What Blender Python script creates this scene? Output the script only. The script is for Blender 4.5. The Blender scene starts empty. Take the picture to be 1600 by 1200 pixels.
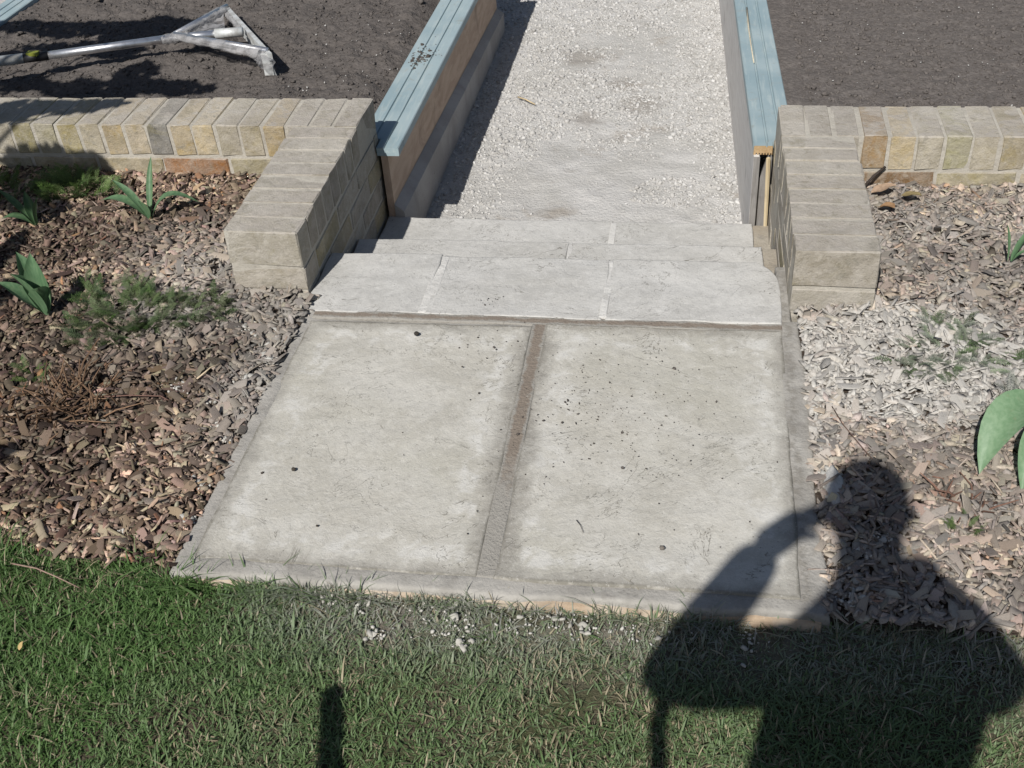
import bpy, math, random
import numpy as np
from mathutils import Matrix, Vector
rng = np.random.default_rng(7); random.seed(7)
sc = bpy.context.scene
COL = sc.collection

# ------------------------------------------------------------------ camera, sky, sun, exposure
CAM = np.array([1.0159, -1.4409, 1.6535])
ROT = np.array([[0.988, 0.144, -0.061], [-0.041, 0.615, 0.787], [-0.151, 0.775, -0.613]])
q, _ = np.linalg.qr(ROT.T); q = q * np.sign(np.sum(q * ROT.T, axis=0)); ROT = q.T
cam_d = bpy.data.cameras.new('camera'); cam = bpy.data.objects.new('camera', cam_d); COL.objects.link(cam)
cam_d.sensor_fit = 'HORIZONTAL'; cam_d.sensor_width = 36; cam_d.lens = 39.73
cam_d.clip_start = .01; cam_d.clip_end = 500
mw = np.eye(4); mw[:3, 0] = ROT[0]; mw[:3, 1] = ROT[1]; mw[:3, 2] = -ROT[2]; mw[:3, 3] = CAM
cam.matrix_world = Matrix(mw.tolist()); sc.camera = cam

SUN = np.array([.225, .975, -1.0])                 # light travels this way, per metre of drop
SUN_EL = math.atan2(1, math.hypot(SUN[0], SUN[1])); SUN_AZ = math.atan2(-SUN[0], -SUN[1])  # azimuth from +y towards +x
w = bpy.data.worlds.new('World'); sc.world = w; w.use_nodes = True
nt = w.node_tree; nt.nodes.clear()
sky = nt.nodes.new('ShaderNodeTexSky'); sky.sky_type = 'NISHITA'; sky.sun_disc = False
sky.sun_elevation = SUN_EL; sky.sun_rotation = SUN_AZ
bg = nt.nodes.new('ShaderNodeBackground'); bg.inputs['Strength'].default_value = .05
wo = nt.nodes.new('ShaderNodeOutputWorld')
nt.links.new(sky.outputs[0], bg.inputs[0]); nt.links.new(bg.outputs[0], wo.inputs[0])
sd = bpy.data.lights.new('sun', 'SUN'); sd.energy = 4.7; sd.angle = math.radians(.53); sd.color = (1, .965, .91)
so = bpy.data.objects.new('sun', sd); COL.objects.link(so); so.location = (-1, -4, 5)
so.rotation_euler = Vector(SUN.tolist()).to_track_quat('-Z', 'Y').to_euler()
sc.view_settings.view_transform = 'Standard'; sc.view_settings.look = 'None'
sc.view_settings.exposure = 0.17; sc.view_settings.gamma = 1

# ------------------------------------------------------------------ noise
def vn(x, y, s=0):
    x = np.asarray(x, float) + s * 17.31; y = np.asarray(y, float) - s * 9.77
    xi = np.floor(x).astype(np.int64); yi = np.floor(y).astype(np.int64); fx = x - xi; fy = y - yi
    fx = fx * fx * (3 - 2 * fx); fy = fy * fy * (3 - 2 * fy)
    def h(a, b):
        n = (a * 374761393 + b * 668265263 + s * 144269) & 0x7fffffff
        n = ((n ^ (n >> 13)) * 1274126177) & 0x7fffffff
        return ((n ^ (n >> 16)) & 0xffff) / 65535.0
    return (h(xi, yi) * (1 - fx) + h(xi + 1, yi) * fx) * (1 - fy) + (h(xi, yi + 1) * (1 - fx) + h(xi + 1, yi + 1) * fx) * fy
def fbm(x, y, s=0, o=4):
    v = 0; a = .5; t = 0
    for i in range(o):
        v = v + a * vn(np.asarray(x) * 2 ** i, np.asarray(y) * 2 ** i, s + i); t += a; a *= .5
    return v / t - .5
def sstep(a, b, x): t = np.clip((np.asarray(x, float) - a) / (b - a), 0, 1); return t * t * (3 - 2 * t)

# ------------------------------------------------------------------ objects
def meta(o, label=None, cat=None, group=None, kind=None):
    if label: o['label'] = label
    if cat: o['category'] = cat
    if group: o['group'] = group
    if kind: o['kind'] = kind
    return o
def mesh_data(name, V, F, m=None, smooth=False, tint=None):
    """V (n,3); F list of tuples or (k,m) array; tint (n,3) per-vertex colour"""
    V = np.asarray(V, np.float32); me = bpy.data.meshes.new(name)
    if isinstance(F, np.ndarray):
        k, n = F.shape
        me.vertices.add(len(V)); me.vertices.foreach_set('co', V.ravel())
        me.loops.add(k * n); me.loops.foreach_set('vertex_index', F.ravel().astype(np.int32))
        me.polygons.add(k); me.polygons.foreach_set('loop_start', np.arange(0, k * n, n, dtype=np.int32))
        me.polygons.foreach_set('loop_total', np.full(k, n, np.int32))
        me.update(calc_edges=True)
    else:
        me.from_pydata([tuple(map(float, v)) for v in V], [], [tuple(map(int, f)) for f in F]); me.update()
    if smooth: me.polygons.foreach_set('use_smooth', np.ones(len(me.polygons), bool))
    if tint is not None:
        at = me.color_attributes.new('tint', 'FLOAT_COLOR', 'POINT')
        c = np.ones((len(V), 4), np.float32); c[:, :3] = tint; at.data.foreach_set('color', c.ravel())
    if m: me.materials.append(m)
    return me
def link(name, me, parent=None, loc=(0, 0, 0)):
    o = bpy.data.objects.new(name, me); COL.objects.link(o); o.location = loc
    if parent: o.parent = parent
    return o
def wobj(name, V, F, m, parent=None, origin=None, smooth=False, tint=None):
    """mesh from world coordinates; origin is the object's own base point"""
    V = np.asarray(V, float)
    if origin is None: origin = np.array([V[:, 0].mean(), V[:, 1].mean(), V[:, 2].min()])
    origin = np.asarray(origin, float)
    me = mesh_data(name, V - origin, F, m, smooth, tint)
    pl = np.array(parent['_w']) if parent is not None and '_w' in parent else np.zeros(3)
    o = link(name, me, parent, tuple(origin - pl)); o['_w'] = [float(a) for a in origin]
    return o
def empty(name, loc, **k):
    o = bpy.data.objects.new(name, None); COL.objects.link(o); o.location = loc; o.empty_display_size = .05
    o['_w'] = [float(a) for a in loc]; return meta(o, **k)

class Acc:
    def __init__(s): s.V = []; s.F = []; s.n = 0
    def add(s, V, F):
        s.V += [list(map(float, v)) for v in V]; s.F += [tuple(i + s.n for i in f) for f in F]; s.n = len(s.V); return s
    def box(s, a, b):
        x0, y0, z0 = a; x1, y1, z1 = b
        return s.add([(x0, y0, z0), (x1, y0, z0), (x1, y1, z0), (x0, y1, z0), (x0, y0, z1), (x1, y0, z1), (x1, y1, z1), (x0, y1, z1)],
                     [(3, 2, 1, 0), (4, 5, 6, 7), (0, 1, 5, 4), (1, 2, 6, 5), (2, 3, 7, 6), (3, 0, 4, 7)])
    def tube(s, pts, rad, n=8, cap=True, flat=1.0):
        P = [np.array(p, float) for p in pts]; rad = rad if hasattr(rad, '__len__') else [rad] * len(P)
        V = []; F = []; up = np.array([0, 0, 1.])
        for i, p in enumerate(P):
            t = P[min(i + 1, len(P) - 1)] - P[max(i - 1, 0)]; t /= np.linalg.norm(t) + 1e-9
            a = np.cross(t, up if abs(t[2]) < .9 else np.array([1., 0, 0])); a /= np.linalg.norm(a); b = np.cross(a, t)
            for k in range(n):
                th = 2 * math.pi * k / n; V.append(p + rad[i] * (math.cos(th) * a + flat * math.sin(th) * b))
        for i in range(len(P) - 1):
            for k in range(n):
                F.append((i * n + k, i * n + (k + 1) % n, (i + 1) * n + (k + 1) % n, (i + 1) * n + k))
        if cap: F.append(tuple(range(n))[::-1]); F.append(tuple((len(P) - 1) * n + k for k in range(n)))
        return s.add(V, F)
    def prism(s, prof, axis, a, b):
        """extrude a 2D outline along an axis (0 x, 1 y, 2 z)"""
        n = len(prof); V = []
        for t in (a, b):
            for p in prof:
                v = list(p); v.insert(axis, t); V.append(v)
        F = [tuple(range(n)), tuple(range(2 * n - 1, n - 1, -1))] + [(i, i + n, (i + 1) % n + n, (i + 1) % n) for i in range(n)]
        return s.add(V, F)
    def obj(s, name, m, parent=None, origin=None, smooth=False): return wobj(name, s.V, s.F, m, parent, origin, smooth)

def scatter(tmpl, pos, R, scl, pick):
    """tmpl: list of (V, F tris); pos (n,3), R (n,3,3), scl (n,3) or (n,1)"""
    VV = []; FF = []; own = []; base = 0
    for k, (tv, tf) in enumerate(tmpl):
        idx = np.where(pick == k)[0]
        if not len(idx): continue
        v = tv[None] * scl[idx][:, None, :]
        v = np.einsum('nij,nkj->nki', R[idx], v) + pos[idx][:, None, :]
        f = tf[None] + (np.arange(len(idx)) * len(tv))[:, None, None] + base
        VV.append(v.reshape(-1, 3)); FF.append(f.reshape(-1, 3)); own.append(np.repeat(idx, len(tv))); base += len(idx) * len(tv)
    return np.concatenate(VV), np.concatenate(FF), np.concatenate(own)
def rotz_tilt(n, tilt, r=rng):
    """random heading then random tilt about a random horizontal axis"""
    a = r.uniform(0, 2 * math.pi, n); b = r.normal(0, tilt, n); c = r.normal(0, tilt, n)
    Rz = np.zeros((n, 3, 3)); Rz[:, 0, 0] = np.cos(a); Rz[:, 0, 1] = -np.sin(a); Rz[:, 1, 0] = np.sin(a); Rz[:, 1, 1] = np.cos(a); Rz[:, 2, 2] = 1
    Rx = np.zeros((n, 3, 3)); Rx[:, 0, 0] = 1; Rx[:, 1, 1] = np.cos(b); Rx[:, 1, 2] = -np.sin(b); Rx[:, 2, 1] = np.sin(b); Rx[:, 2, 2] = np.cos(b)
    Ry = np.zeros((n, 3, 3)); Ry[:, 1, 1] = 1; Ry[:, 0, 0] = np.cos(c); Ry[:, 0, 2] = np.sin(c); Ry[:, 2, 0] = -np.sin(c); Ry[:, 2, 2] = np.cos(c)
    return Rz @ Ry @ Rx

# ------------------------------------------------------------------ materials
class NT:
    def __init__(s, name, rough=.9, spec=.3):
        s.m = bpy.data.materials.new(name); s.m.use_nodes = True; s.t = s.m.node_tree; s.b = s.t.nodes['Principled BSDF']
        s.b.inputs['Roughness'].default_value = rough; s.b.inputs['Specular IOR Level'].default_value = spec
        s._c = None
    def N(s, t, **k):
        n = s.t.nodes.new(t)
        for a, v in k.items(): setattr(n, a, v)
        return n
    def L(s, a, b): s.t.links.new(a, b)
    def put(s, sock, v):
        if hasattr(v, 'node'): s.L(v, sock)
        elif hasattr(v, '__len__') and sock.type == 'RGBA': sock.default_value = (*v[:3], 1)
        else: sock.default_value = v
    def co(s, rnd=False, scale=(1, 1, 1)):
        tc = s.N('ShaderNodeTexCoord'); v = tc.outputs['Object']
        if rnd:
            oi = s.N('ShaderNodeObjectInfo'); va = s.N('ShaderNodeVectorMath', operation='MULTIPLY_ADD')
            s.L(oi.outputs['Random'], va.inputs[0]); va.inputs[1].default_value = (31, 57, 83); s.L(v, va.inputs[2]); v = va.outputs[0]
        if scale != (1, 1, 1):
            mp = s.N('ShaderNodeMapping'); s.L(v, mp.inputs[0]); mp.inputs['Scale'].default_value = scale; v = mp.outputs[0]
        return v
    def world(s):
        g = s.N('ShaderNodeNewGeometry'); return g.outputs['Position']
    def noise(s, scale, det=4, co=None, rough=.55, dist=0):
        n = s.N('ShaderNodeTexNoise'); n.inputs['Scale'].default_value = scale; n.inputs['Detail'].default_value = det
        n.inputs['Roughness'].default_value = rough; n.inputs['Distortion'].default_value = dist
        if co is not None: s.L(co, n.inputs['Vector'])
        return n.outputs['Fac']
    def voro(s, scale, co=None, feature='F1', rnd=1):
        n = s.N('ShaderNodeTexVoronoi', feature=feature); n.inputs['Scale'].default_value = scale; n.inputs['Randomness'].default_value = rnd
        if co is not None: s.L(co, n.inputs['Vector'])
        return n.outputs['Distance']
    def ramp(s, fac, *st):
        r = s.N('ShaderNodeValToRGB'); e = r.color_ramp.elements
        while len(e) < len(st): e.new(.5)
        for el, (p, c) in zip(e, st):
            el.position = p; el.color = (*c, 1) if hasattr(c, '__len__') else (c, c, c, 1)
        s.put(r.inputs[0], fac); return r.outputs[0]
    def rng(s, fac, a, b, c=0, d=1):
        n = s.N('ShaderNodeMapRange'); n.interpolation_type = 'SMOOTHSTEP'
        s.put(n.inputs[0], fac)
        for i, v in enumerate((a, b, c, d)): n.inputs[i + 1].default_value = v
        return n.outputs[0]
    def mix(s, fac, a, b, mode='MIX'):
        n = s.N('ShaderNodeMix', data_type='RGBA', blend_type=mode); s.put(n.inputs[0], fac); s.put(n.inputs[6], a); s.put(n.inputs[7], b); return n.outputs[2]
    def math(s, op, a, b=0):
        n = s.N('ShaderNodeMath', operation=op); s.put(n.inputs[0], a); s.put(n.inputs[1], b); return n.outputs[0]
    def xyz(s, v):
        n = s.N('ShaderNodeSeparateXYZ'); s.L(v, n.inputs[0]); return n.outputs
    def attr(s, name):
        n = s.N('ShaderNodeAttribute'); n.attribute_name = name; return n.outputs['Color']
    def ocol(s): return s.N('ShaderNodeObjectInfo').outputs['Color']
    def orand(s): return s.N('ShaderNodeObjectInfo').outputs['Random']
    def island(s): return s.N('ShaderNodeNewGeometry').outputs['Random Per Island']
    def bump(s, h, strength=.5, dist=.002, prev=None):
        n = s.N('ShaderNodeBump'); n.inputs['Strength'].default_value = strength; n.inputs['Distance'].default_value = dist
        s.L(h, n.inputs['Height'])
        if prev is not None: s.L(prev, n.inputs['Normal'])
        return n.outputs[0]
    def fin(s, col=None, nrm=None, rough=None):
        if col is not None: s.put(s.b.inputs['Base Color'], col)
        if nrm is not None: s.L(nrm, s.b.inputs['Normal'])
        if rough is not None: s.put(s.b.inputs['Roughness'], rough)
        return s.m
def gray(v): return (v, v, v)

def m_slab(name, base, pale, tint, rects=(), stain_x=None):
    n = NT(name, .9, .2); p = n.world(); X, Y, Z = n.xyz(p)
    a = n.noise(5, 7, p, .66, .6); b = n.noise(17, 6, p, .65, .4); c = n.noise(2.2, 3, p); f = n.noise(190, 4, p, .7); k = n.noise(48, 6, p, .72, .3)
    col = n.mix(n.rng(a, .38, .62), base, pale)
    col = n.mix(n.rng(c, .44, .66, 0, .6), col, tint)
    col = n.mix(n.rng(b, .50, .66, 0, .6), col, pale)
    col = n.mix(n.rng(k, .52, .64, 0, .36), col, tuple(x * .80 for x in base))
    col = n.mix(n.rng(k, .46, .32, 0, .45), col, tuple(min(.62, x * 1.16) for x in pale))
    col = n.mix(n.rng(n.noise(9, 6, p, .72, 1.2), .58, .72, 0, .45), col, (base[0] * .74, base[1] * .73, base[2] * .70))
    wob = n.math('MULTIPLY', n.math('SUBTRACT', n.noise(11, 5, p, .65), .5), .13)
    for (x0, x1, y0, y1) in rects:                                # unbrushed mortar smeared over the slab margins
        dx = n.math('MINIMUM', n.math('SUBTRACT', X, x0), n.math('SUBTRACT', x1, X)); dy = n.math('MINIMUM', n.math('SUBTRACT', Y, y0), n.math('SUBTRACT', y1, Y))
        d = n.math('MINIMUM', dx, dy); inside = n.math('GREATER_THAN', d, -.02)
        m1 = n.math('MULTIPLY', n.rng(n.math('ADD', d, wob), .0, .045, .85, 0), inside)
        col = n.mix(m1, col, (.295, .28, .25))
        m2 = n.math('MULTIPLY', n.math('MULTIPLY', n.rng(n.math('ADD', d, n.math('MULTIPLY', wob, .7)), .028, .05, 0, 1), n.rng(n.math('ADD', d, wob), .06, .12, 1, 0)), n.math('MULTIPLY', n.rng(b, .45, .62, 0, .75), inside))
        col = n.mix(m2, col, (.55, .54, .51))
        m3 = n.math('MULTIPLY', n.rng(n.math('ABSOLUTE', n.math('ADD', d, n.math('MULTIPLY', wob, .12))), .002, .010, .8, 0), n.rng(n.noise(20, 5, p, .7), .36, .52)); col = n.mix(m3, col, (.17, .16, .135))
    if stain_x is not None:                                       # damp smears beside the centre joint
        d = n.math('ABSOLUTE', n.math('ADD', n.math('SUBTRACT', X, stain_x), wob))
        msk = n.math('MULTIPLY', n.rng(d, .015, .08, .5, 0), n.rng(n.noise(34, 5, p, .7), .38, .58))
        col = n.mix(msk, col, (.225, .21, .185))
        d2 = n.math('ABSOLUTE', n.math('ADD', n.math('SUBTRACT', Y, .91), n.math('MULTIPLY', wob, .6)))
        col = n.mix(n.math('MULTIPLY', n.rng(d2, .01, .06, .6, 0), n.rng(k, .4, .6)), col, (.27, .25, .21))
    pit = n.voro(85, p); col = n.mix(n.math('MULTIPLY', n.rng(pit, .10, .18, .7, 0), n.rng(n.noise(8, 4, p), .48, .6)), col, (.17, .16, .14))
    col = n.mix(n.rng(f, .58, .70, 0, .34), col, gray(.17)); col = n.mix(n.rng(f, .43, .33, 0, .4), col, (.58, .57, .54))
    # riven layers: short stepped edges, with a little dirt held against them
    q_ = n.noise(3.6, 6, p, .62, .9); st = n.math('MULTIPLY', q_, 13); fl = n.math('FLOOR', st); fr = n.math('SUBTRACT', st, fl)
    ed = n.math('MULTIPLY', n.rng(n.math('ABSOLUTE', n.math('SUBTRACT', fr, .03)), 0, .05, 1, 0), n.rng(n.noise(6, 3, p), .50, .57))
    col = n.mix(n.math('MULTIPLY', ed, .8), col, (.14, .13, .11))
    h = n.math('ADD', n.math('MULTIPLY', b, .5), n.math('MULTIPLY', f, .3)); h = n.math('ADD', h, n.math('MULTIPLY', k, .8)); h = n.math('ADD', h, n.math('MULTIPLY', fl, .22))
    return n.fin(col, n.bump(h, .7, .0045))
M = {}
M['slab'] = m_slab('landing_stone', (.41, .393, .35), (.48, .465, .425), (.385, .370, .318), [(.040, .629, .034, .884), (.662, 1.25, .034, .902)], .645)
M['step'] = m_slab('step_stone', (.42, .412, .392), (.49, .482, .462), (.385, .375, .35))
def m_mortar(name, a, b, sc_=30, dark=(.2, .185, .165), band=False):
    n = NT(name, .93, .2); p = n.world()
    col = n.mix(n.rng(n.noise(8, 5, p, .6, .5), .38, .62), a, b)
    if band:                                     # damp dirty mortar in the right-hand border and beside the steps
        X = n.xyz(p)[0]; wv = n.math('MULTIPLY', n.math('SUBTRACT', n.noise(13, 5, p, .7), .5), .05)
        col = n.mix(n.math('MULTIPLY', n.rng(n.math('ABSOLUTE', n.math('ADD', n.math('SUBTRACT', X, 1.258), wv)), .004, .018, .65, 0), n.rng(n.noise(35, 5, p, .7), .40, .58)), col, (.20, .185, .16))
    col = n.mix(n.rng(n.noise(21, 4, p), .55, .7, 0, .6), col, dark)
    f = n.noise(150, 5, p, .75); col = n.mix(n.rng(f, .56, .72, 0, .45), col, tuple(x * .6 for x in a)); col = n.mix(n.rng(f, .44, .3, 0, .4), col, tuple(min(.65, x * 1.25) for x in b))
    h = n.math('ADD', n.noise(90, 5, p, .7), n.math('MULTIPLY', n.noise(20, 4, p), 1.3))
    return n.fin(col, n.bump(h, .7, .005))
M['mortar'] = m_mortar('bedding_mortar', (.275, .262, .24), (.36, .345, .318), dark=(.22, .205, .185), band=True)
def m_joint(axis, c0, hw=.009):
    n = NT('joint_mortar', .92, .2); p = n.world(); X, Y, Z = n.xyz(p); k = n.noise(40, 6, p, .7); f = n.noise(150, 4, p, .7)
    damp = n.rng(n.math('ADD', Y, n.math('MULTIPLY', n.math('SUBTRACT', n.noise(12, 5, p, .7), .5), .5)), .22, .40)
    bed = n.mix(k, (.255, .24, .215), (.34, .325, .295))
    col = n.mix(damp, bed, n.mix(k, (.19, .155, .125), (.25, .215, .18)))
    d = n.math('ABSOLUTE', n.math('SUBTRACT', (X, Y)[axis], c0)); d = n.math('ADD', d, n.math('MULTIPLY', n.math('SUBTRACT', n.noise(30, 5, p, .7), .5), .032))
    col = n.mix(n.rng(d, hw, hw + .008), col, bed)
    col = n.mix(n.rng(n.noise(22, 5, p, .7), .60, .70, 0, .6), col, (.36, .345, .31)); col = n.mix(n.rng(f, .56, .72, 0, .5), col, (.13, .12, .10))
    return n.fin(col, n.bump(n.math('ADD', k, f), .8, .005))
M['joint_across'] = m_joint(1, .914, .004)
M['joint'] = m_joint(0, .646)

M['joint_dry'] = m_mortar('dry_joint_mortar', (.48, .47, .45), (.56, .55, .525), dark=(.36, .35, .33))
M['front_mortar'] = m_mortar('front_mortar', (.36, .275, .195), (.42, .36, .29), dark=(.24, .19, .14))
M['mortar_brick'] = m_mortar('wall_mortar', (.375, .35, .305), (.43, .405, .355), dark=(.31, .285, .245))
M['fillet'] = m_mortar('brown_fillet_mortar', (.30, .265, .215), (.36, .33, .28))

def m_brick():
    n = NT('stock_brick', .93, .15); p = n.co(True); wp = n.world()
    base = n.ocol()
    a = n.noise(13, 6, p, .7, .8); b = n.noise(42, 6, p, .72); f = n.noise(230, 4, p, .7); big = n.noise(3.3, 5, wp, .65)
    col = n.mix(n.rng(a, .36, .60, 0, .7), base, n.mix(1, base, (.62, .60, .52), 'MULTIPLY'))
    col = n.mix(n.rng(n.noise(9, 5, p, .7, 1), .55, .68, 0, .55), col, (.21, .185, .095))            # olive algae
    col = n.mix(n.rng(b, .53, .66, 0, .6), col, n.mix(.5, base, (.50, .46, .40)))
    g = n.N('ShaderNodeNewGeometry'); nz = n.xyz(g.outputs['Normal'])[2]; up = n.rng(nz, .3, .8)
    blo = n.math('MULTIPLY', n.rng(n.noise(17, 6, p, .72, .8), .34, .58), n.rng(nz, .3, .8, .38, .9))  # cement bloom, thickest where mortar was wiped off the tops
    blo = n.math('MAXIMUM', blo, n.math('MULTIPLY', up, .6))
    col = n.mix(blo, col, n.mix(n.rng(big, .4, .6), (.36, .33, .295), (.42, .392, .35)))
    col = n.mix(n.rng(n.noise(27, 6, p, .75, .5), .55, .66, 0, .6), col, (.225, .21, .175)); col = n.mix(n.rng(n.noise(7, 6, wp, .75, .8), .54, .66, 0, .45), col, (.20, .18, .125))
    col = n.mix(n.rng(f, .58, .70, 0, .5), col, (.12, .11, .09)); col = n.mix(n.rng(f, .42, .32, 0, .35), col, (.50, .47, .42))
    h = n.math('ADD', n.math('MULTIPLY', b, 1.0), n.math('MULTIPLY', f, .3)); h = n.math('ADD', h, n.math('MULTIPLY', a, .8))
    return n.fin(col, n.bump(h, .9, .006))
M['brick'] = m_brick()

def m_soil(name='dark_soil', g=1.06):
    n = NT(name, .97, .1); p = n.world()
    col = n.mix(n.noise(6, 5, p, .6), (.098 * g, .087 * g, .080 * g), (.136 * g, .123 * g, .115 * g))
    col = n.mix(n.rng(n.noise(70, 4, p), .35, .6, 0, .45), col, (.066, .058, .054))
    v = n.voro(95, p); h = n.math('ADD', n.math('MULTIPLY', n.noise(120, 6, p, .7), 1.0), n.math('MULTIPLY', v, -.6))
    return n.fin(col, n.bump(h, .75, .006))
M['soil'] = m_soil()
M['soil_hazed'] = m_soil('hazed_raked_soil', 1.3)  # paler soil copy: lens veil over the right bed put into its colour
def m_clod():
    n = NT('soil_clod', .97, .1); i = n.island()
    col = n.ramp(i, (0, (.058, .049, .044)), (.5, (.08, .069, .062)), (1, (.112, .099, .091)))
    return n.fin(col, n.bump(n.noise(300, 4, n.world()), .6, .003))
M['clod'] = m_clod()
def m_gravelbase():
    n = NT('limestone_dust', .95, .15); p = n.world(); X, Y, Z = n.xyz(p)
    a = n.noise(4.2, 5, p, .6, .4); v = n.voro(75, p); f = n.noise(150, 5, p, .7)
    col = n.mix(n.rng(a, .35, .65), (.42, .41, .39), (.50, .49, .475))
    col = n.mix(n.rng(n.noise(3.1, 4, p, .6, .5), .60, .72, 0, .7), col, (.30, .265, .225))
    for (cx, cy, rad) in ((.79, 3.02, .13), (.58, 2.88, .10), (.70, 3.22, .10), (.50, 3.52, .14)):     # bare earthy patches
        dv = n.N('ShaderNodeVectorMath', operation='DISTANCE'); n.L(p, dv.inputs[0]); dv.inputs[1].default_value = (cx, cy, -.355)
        dd = n.math('ADD', dv.outputs['Value'], n.math('MULTIPLY', n.math('SUBTRACT', n.noise(14, 4, p), .5), .16))
        col = n.mix(n.rng(dd, rad * .35, rad, .5, 0), col, (.225, .195, .165))
    col = n.mix(n.rng(f, .58, .74, 0, .5), col, (.27, .255, .235))
    h = n.math('ADD', n.math('MULTIPLY', v, -.5), n.math('MULTIPLY', f, .9))
    return n.fin(col, n.bump(h, .8, .007))
M['gravelbase'] = m_gravelbase()
def m_gravel():
    n = NT('limestone_chippings', .92, .2); p = n.world(); i = n.island()
    col = n.ramp(i, (0, (.27, .26, .245)), (.3, (.41, .40, .385)), (.75, (.49, .48, .465)), (1, (.57, .565, .555)))
    return n.fin(n.mix(n.rng(n.noise(90, 4, p), .4, .7, 0, .6), col, (.43, .42, .40)), n.bump(n.noise(210, 4, p), .4, .003))
M['gravel'] = m_gravel()
def m_stone1():
    n = NT('single_chipping', .92, .2); p = n.co(True)
    col = n.ramp(n.orand(), (0, (.37, .36, .345)), (.6, (.46, .45, .435)), (1, (.55, .545, .535)))
    return n.fin(n.mix(n.rng(n.noise(90, 4, p), .4, .7, 0, .4), col, (.38, .36, .33)), n.bump(n.noise(210, 4, p), .4, .003))
M['stone1'] = m_stone1()
def m_tint(name, src, rough=.9, bs=150, spec=.2, amt=.45, transl=0):
    n = NT(name, rough, spec); c = n.attr('tint') if src == 'tint' else n.ocol()
    if 'bark' in name:
        wv = n.noise(420, 5, n.world() if src == 'tint' else n.co(True, (.02, .06, .02)), .7)
        c = n.mix(n.rng(wv, .50, .68, 0, .5), c, n.mix(1, c, (.36, .33, .31), 'MULTIPLY'))
    p = n.world() if src == 'tint' else n.co(True)
    col = n.mix(n.rng(n.noise(bs, 4, p, .6), .35, .65, 0, amt), c, n.mix(1, c, (.5, .48, .46), 'MULTIPLY'))
    m = n.fin(col, n.bump(n.noise(bs * 1.6, 4, p), .5, .0015))
    if transl:
        tr = n.N('ShaderNodeBsdfTranslucent'); n.L(col, tr.inputs[0]); ms = n.N('ShaderNodeMixShader'); ms.inputs[0].default_value = transl
        out = n.t.nodes['Material Output']; n.L(n.b.outputs[0], ms.inputs[1]); n.L(tr.outputs[0], ms.inputs[2]); n.L(ms.outputs[0], out.inputs[0])
    return m
M['chip'] = m_tint('bark_chip_mass', 'tint', .93, 130)
M['chip1'] = m_tint('bark_chip_single', 'ocol', .93, 130)
M['grass'] = m_tint('grass_blade', 'tint', .55, 60, .35, .25, .3)
M['leafy'] = m_tint('fern_leaf', 'tint', .65, 80, .3, .3, .25)
M['stalk'] = m_tint('dry_stalk', 'ocol', .85, 120, .2, .5)
M['crumb'] = m_tint('loose_crumb', 'ocol', .95, 200, .1, .4)
def m_mulchbase():
    n = NT('mulch_humus', .97, .1); p = n.world()
    return n.fin(n.mix(n.noise(60, 5, p), (.035, .026, .02), (.10, .08, .065)), n.bump(n.noise(120, 5, p), .9, .008))
M['humus'] = m_mulchbase()
def m_lawn():
    n = NT('lawn_earth', .97, .1); p = n.world()
    col = n.mix(n.noise(14, 5, p), (.05, .042, .028), (.105, .088, .066))
    col = n.mix(n.rng(n.noise(5, 4, p), .42, .6, 0, .6), col, (.06, .075, .03)); X, Y, Z = n.xyz(p)
    dust = n.math('MULTIPLY', n.math('MULTIPLY', n.rng(Y, -.24, -.03), n.rng(X, .1, .35)), n.rng(n.noise(11, 5, p, .7), .35, .6))
    col = n.mix(n.math('MULTIPLY', dust, .5), col, (.27, .255, .22))
    return n.fin(col, n.bump(n.noise(130, 5, p), .9, .008))
M['lawn'] = m_lawn()
def m_paint():
    n = NT('blue_grey_paint', .62, .35); p = n.world(); q_ = n.N('ShaderNodeMapping'); n.L(p, q_.inputs[0]); q_.inputs['Scale'].default_value = (22, 2.0, 22)
    g = n.noise(3.2, 6, q_.outputs[0], .6, .4); a = n.noise(4, 4, p)
    col = n.mix(n.rng(a, .35, .65), (.235, .315, .345), (.31, .385, .405))
    col = n.mix(n.rng(g, .5, .68, 0, .5), col, (.40, .46, .455))
    col = n.mix(n.rng(n.noise(30, 5, p, .7), .58, .70, 0, .5), col, (.24, .25, .22)); col = n.mix(n.rng(n.noise(75, 5, p, .75), .60, .68, 0, .4), col, (.42, .44, .43)); col = n.mix(n.rng(n.noise(7, 6, p, .7, 1), .56, .7, 0, .4), col, (.30, .30, .27))
    return n.fin(col, n.bump(g, .25, .002))
M['paint'] = m_paint()
def m_wood(name, a, b, sx=(3, 1, 3), rough=.8):
    n = NT(name, rough, .25); p = n.world(); q_ = n.N('ShaderNodeMapping'); n.L(p, q_.inputs[0]); q_.inputs['Scale'].default_value = sx
    g = n.noise(12, 6, q_.outputs[0], .62, .8); st = n.noise(6, 4, p, .6, .5)
    col = n.mix(n.rng(g, .35, .65), a, b)
    col = n.mix(n.rng(st, .56, .72, 0, .6), col, (a[0] * .5, a[1] * .48, a[2] * .48))
    return n.fin(col, n.bump(g, .3, .002))
M['ply'] = m_wood('brown_board', (.44, .32, .235), (.54, .41, .31), (2, .6, 2))
M['endgrain'] = m_wood('end_grain', (.34, .23, .12), (.42, .30, .17), (9, 9, 9))
M['batten'] = m_wood('pale_batten', (.55, .44, .27), (.62, .52, .35), (6, 6, .8))
def m_greyboard():
    n = NT('grey_gravel_board', .9, .2); p = n.world()
    col = n.mix(n.rng(n.noise(5, 5, p, .6, .4), .38, .64), (.32, .305, .29), (.40, .385, .37))
    return n.fin(n.mix(n.rng(n.noise(60, 4, p), .6, .75, 0, .4), col, (.15, .14, .125)), n.bump(n.noise(120, 5, p), .4, .002))
M['greyboard'] = m_greyboard()
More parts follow.
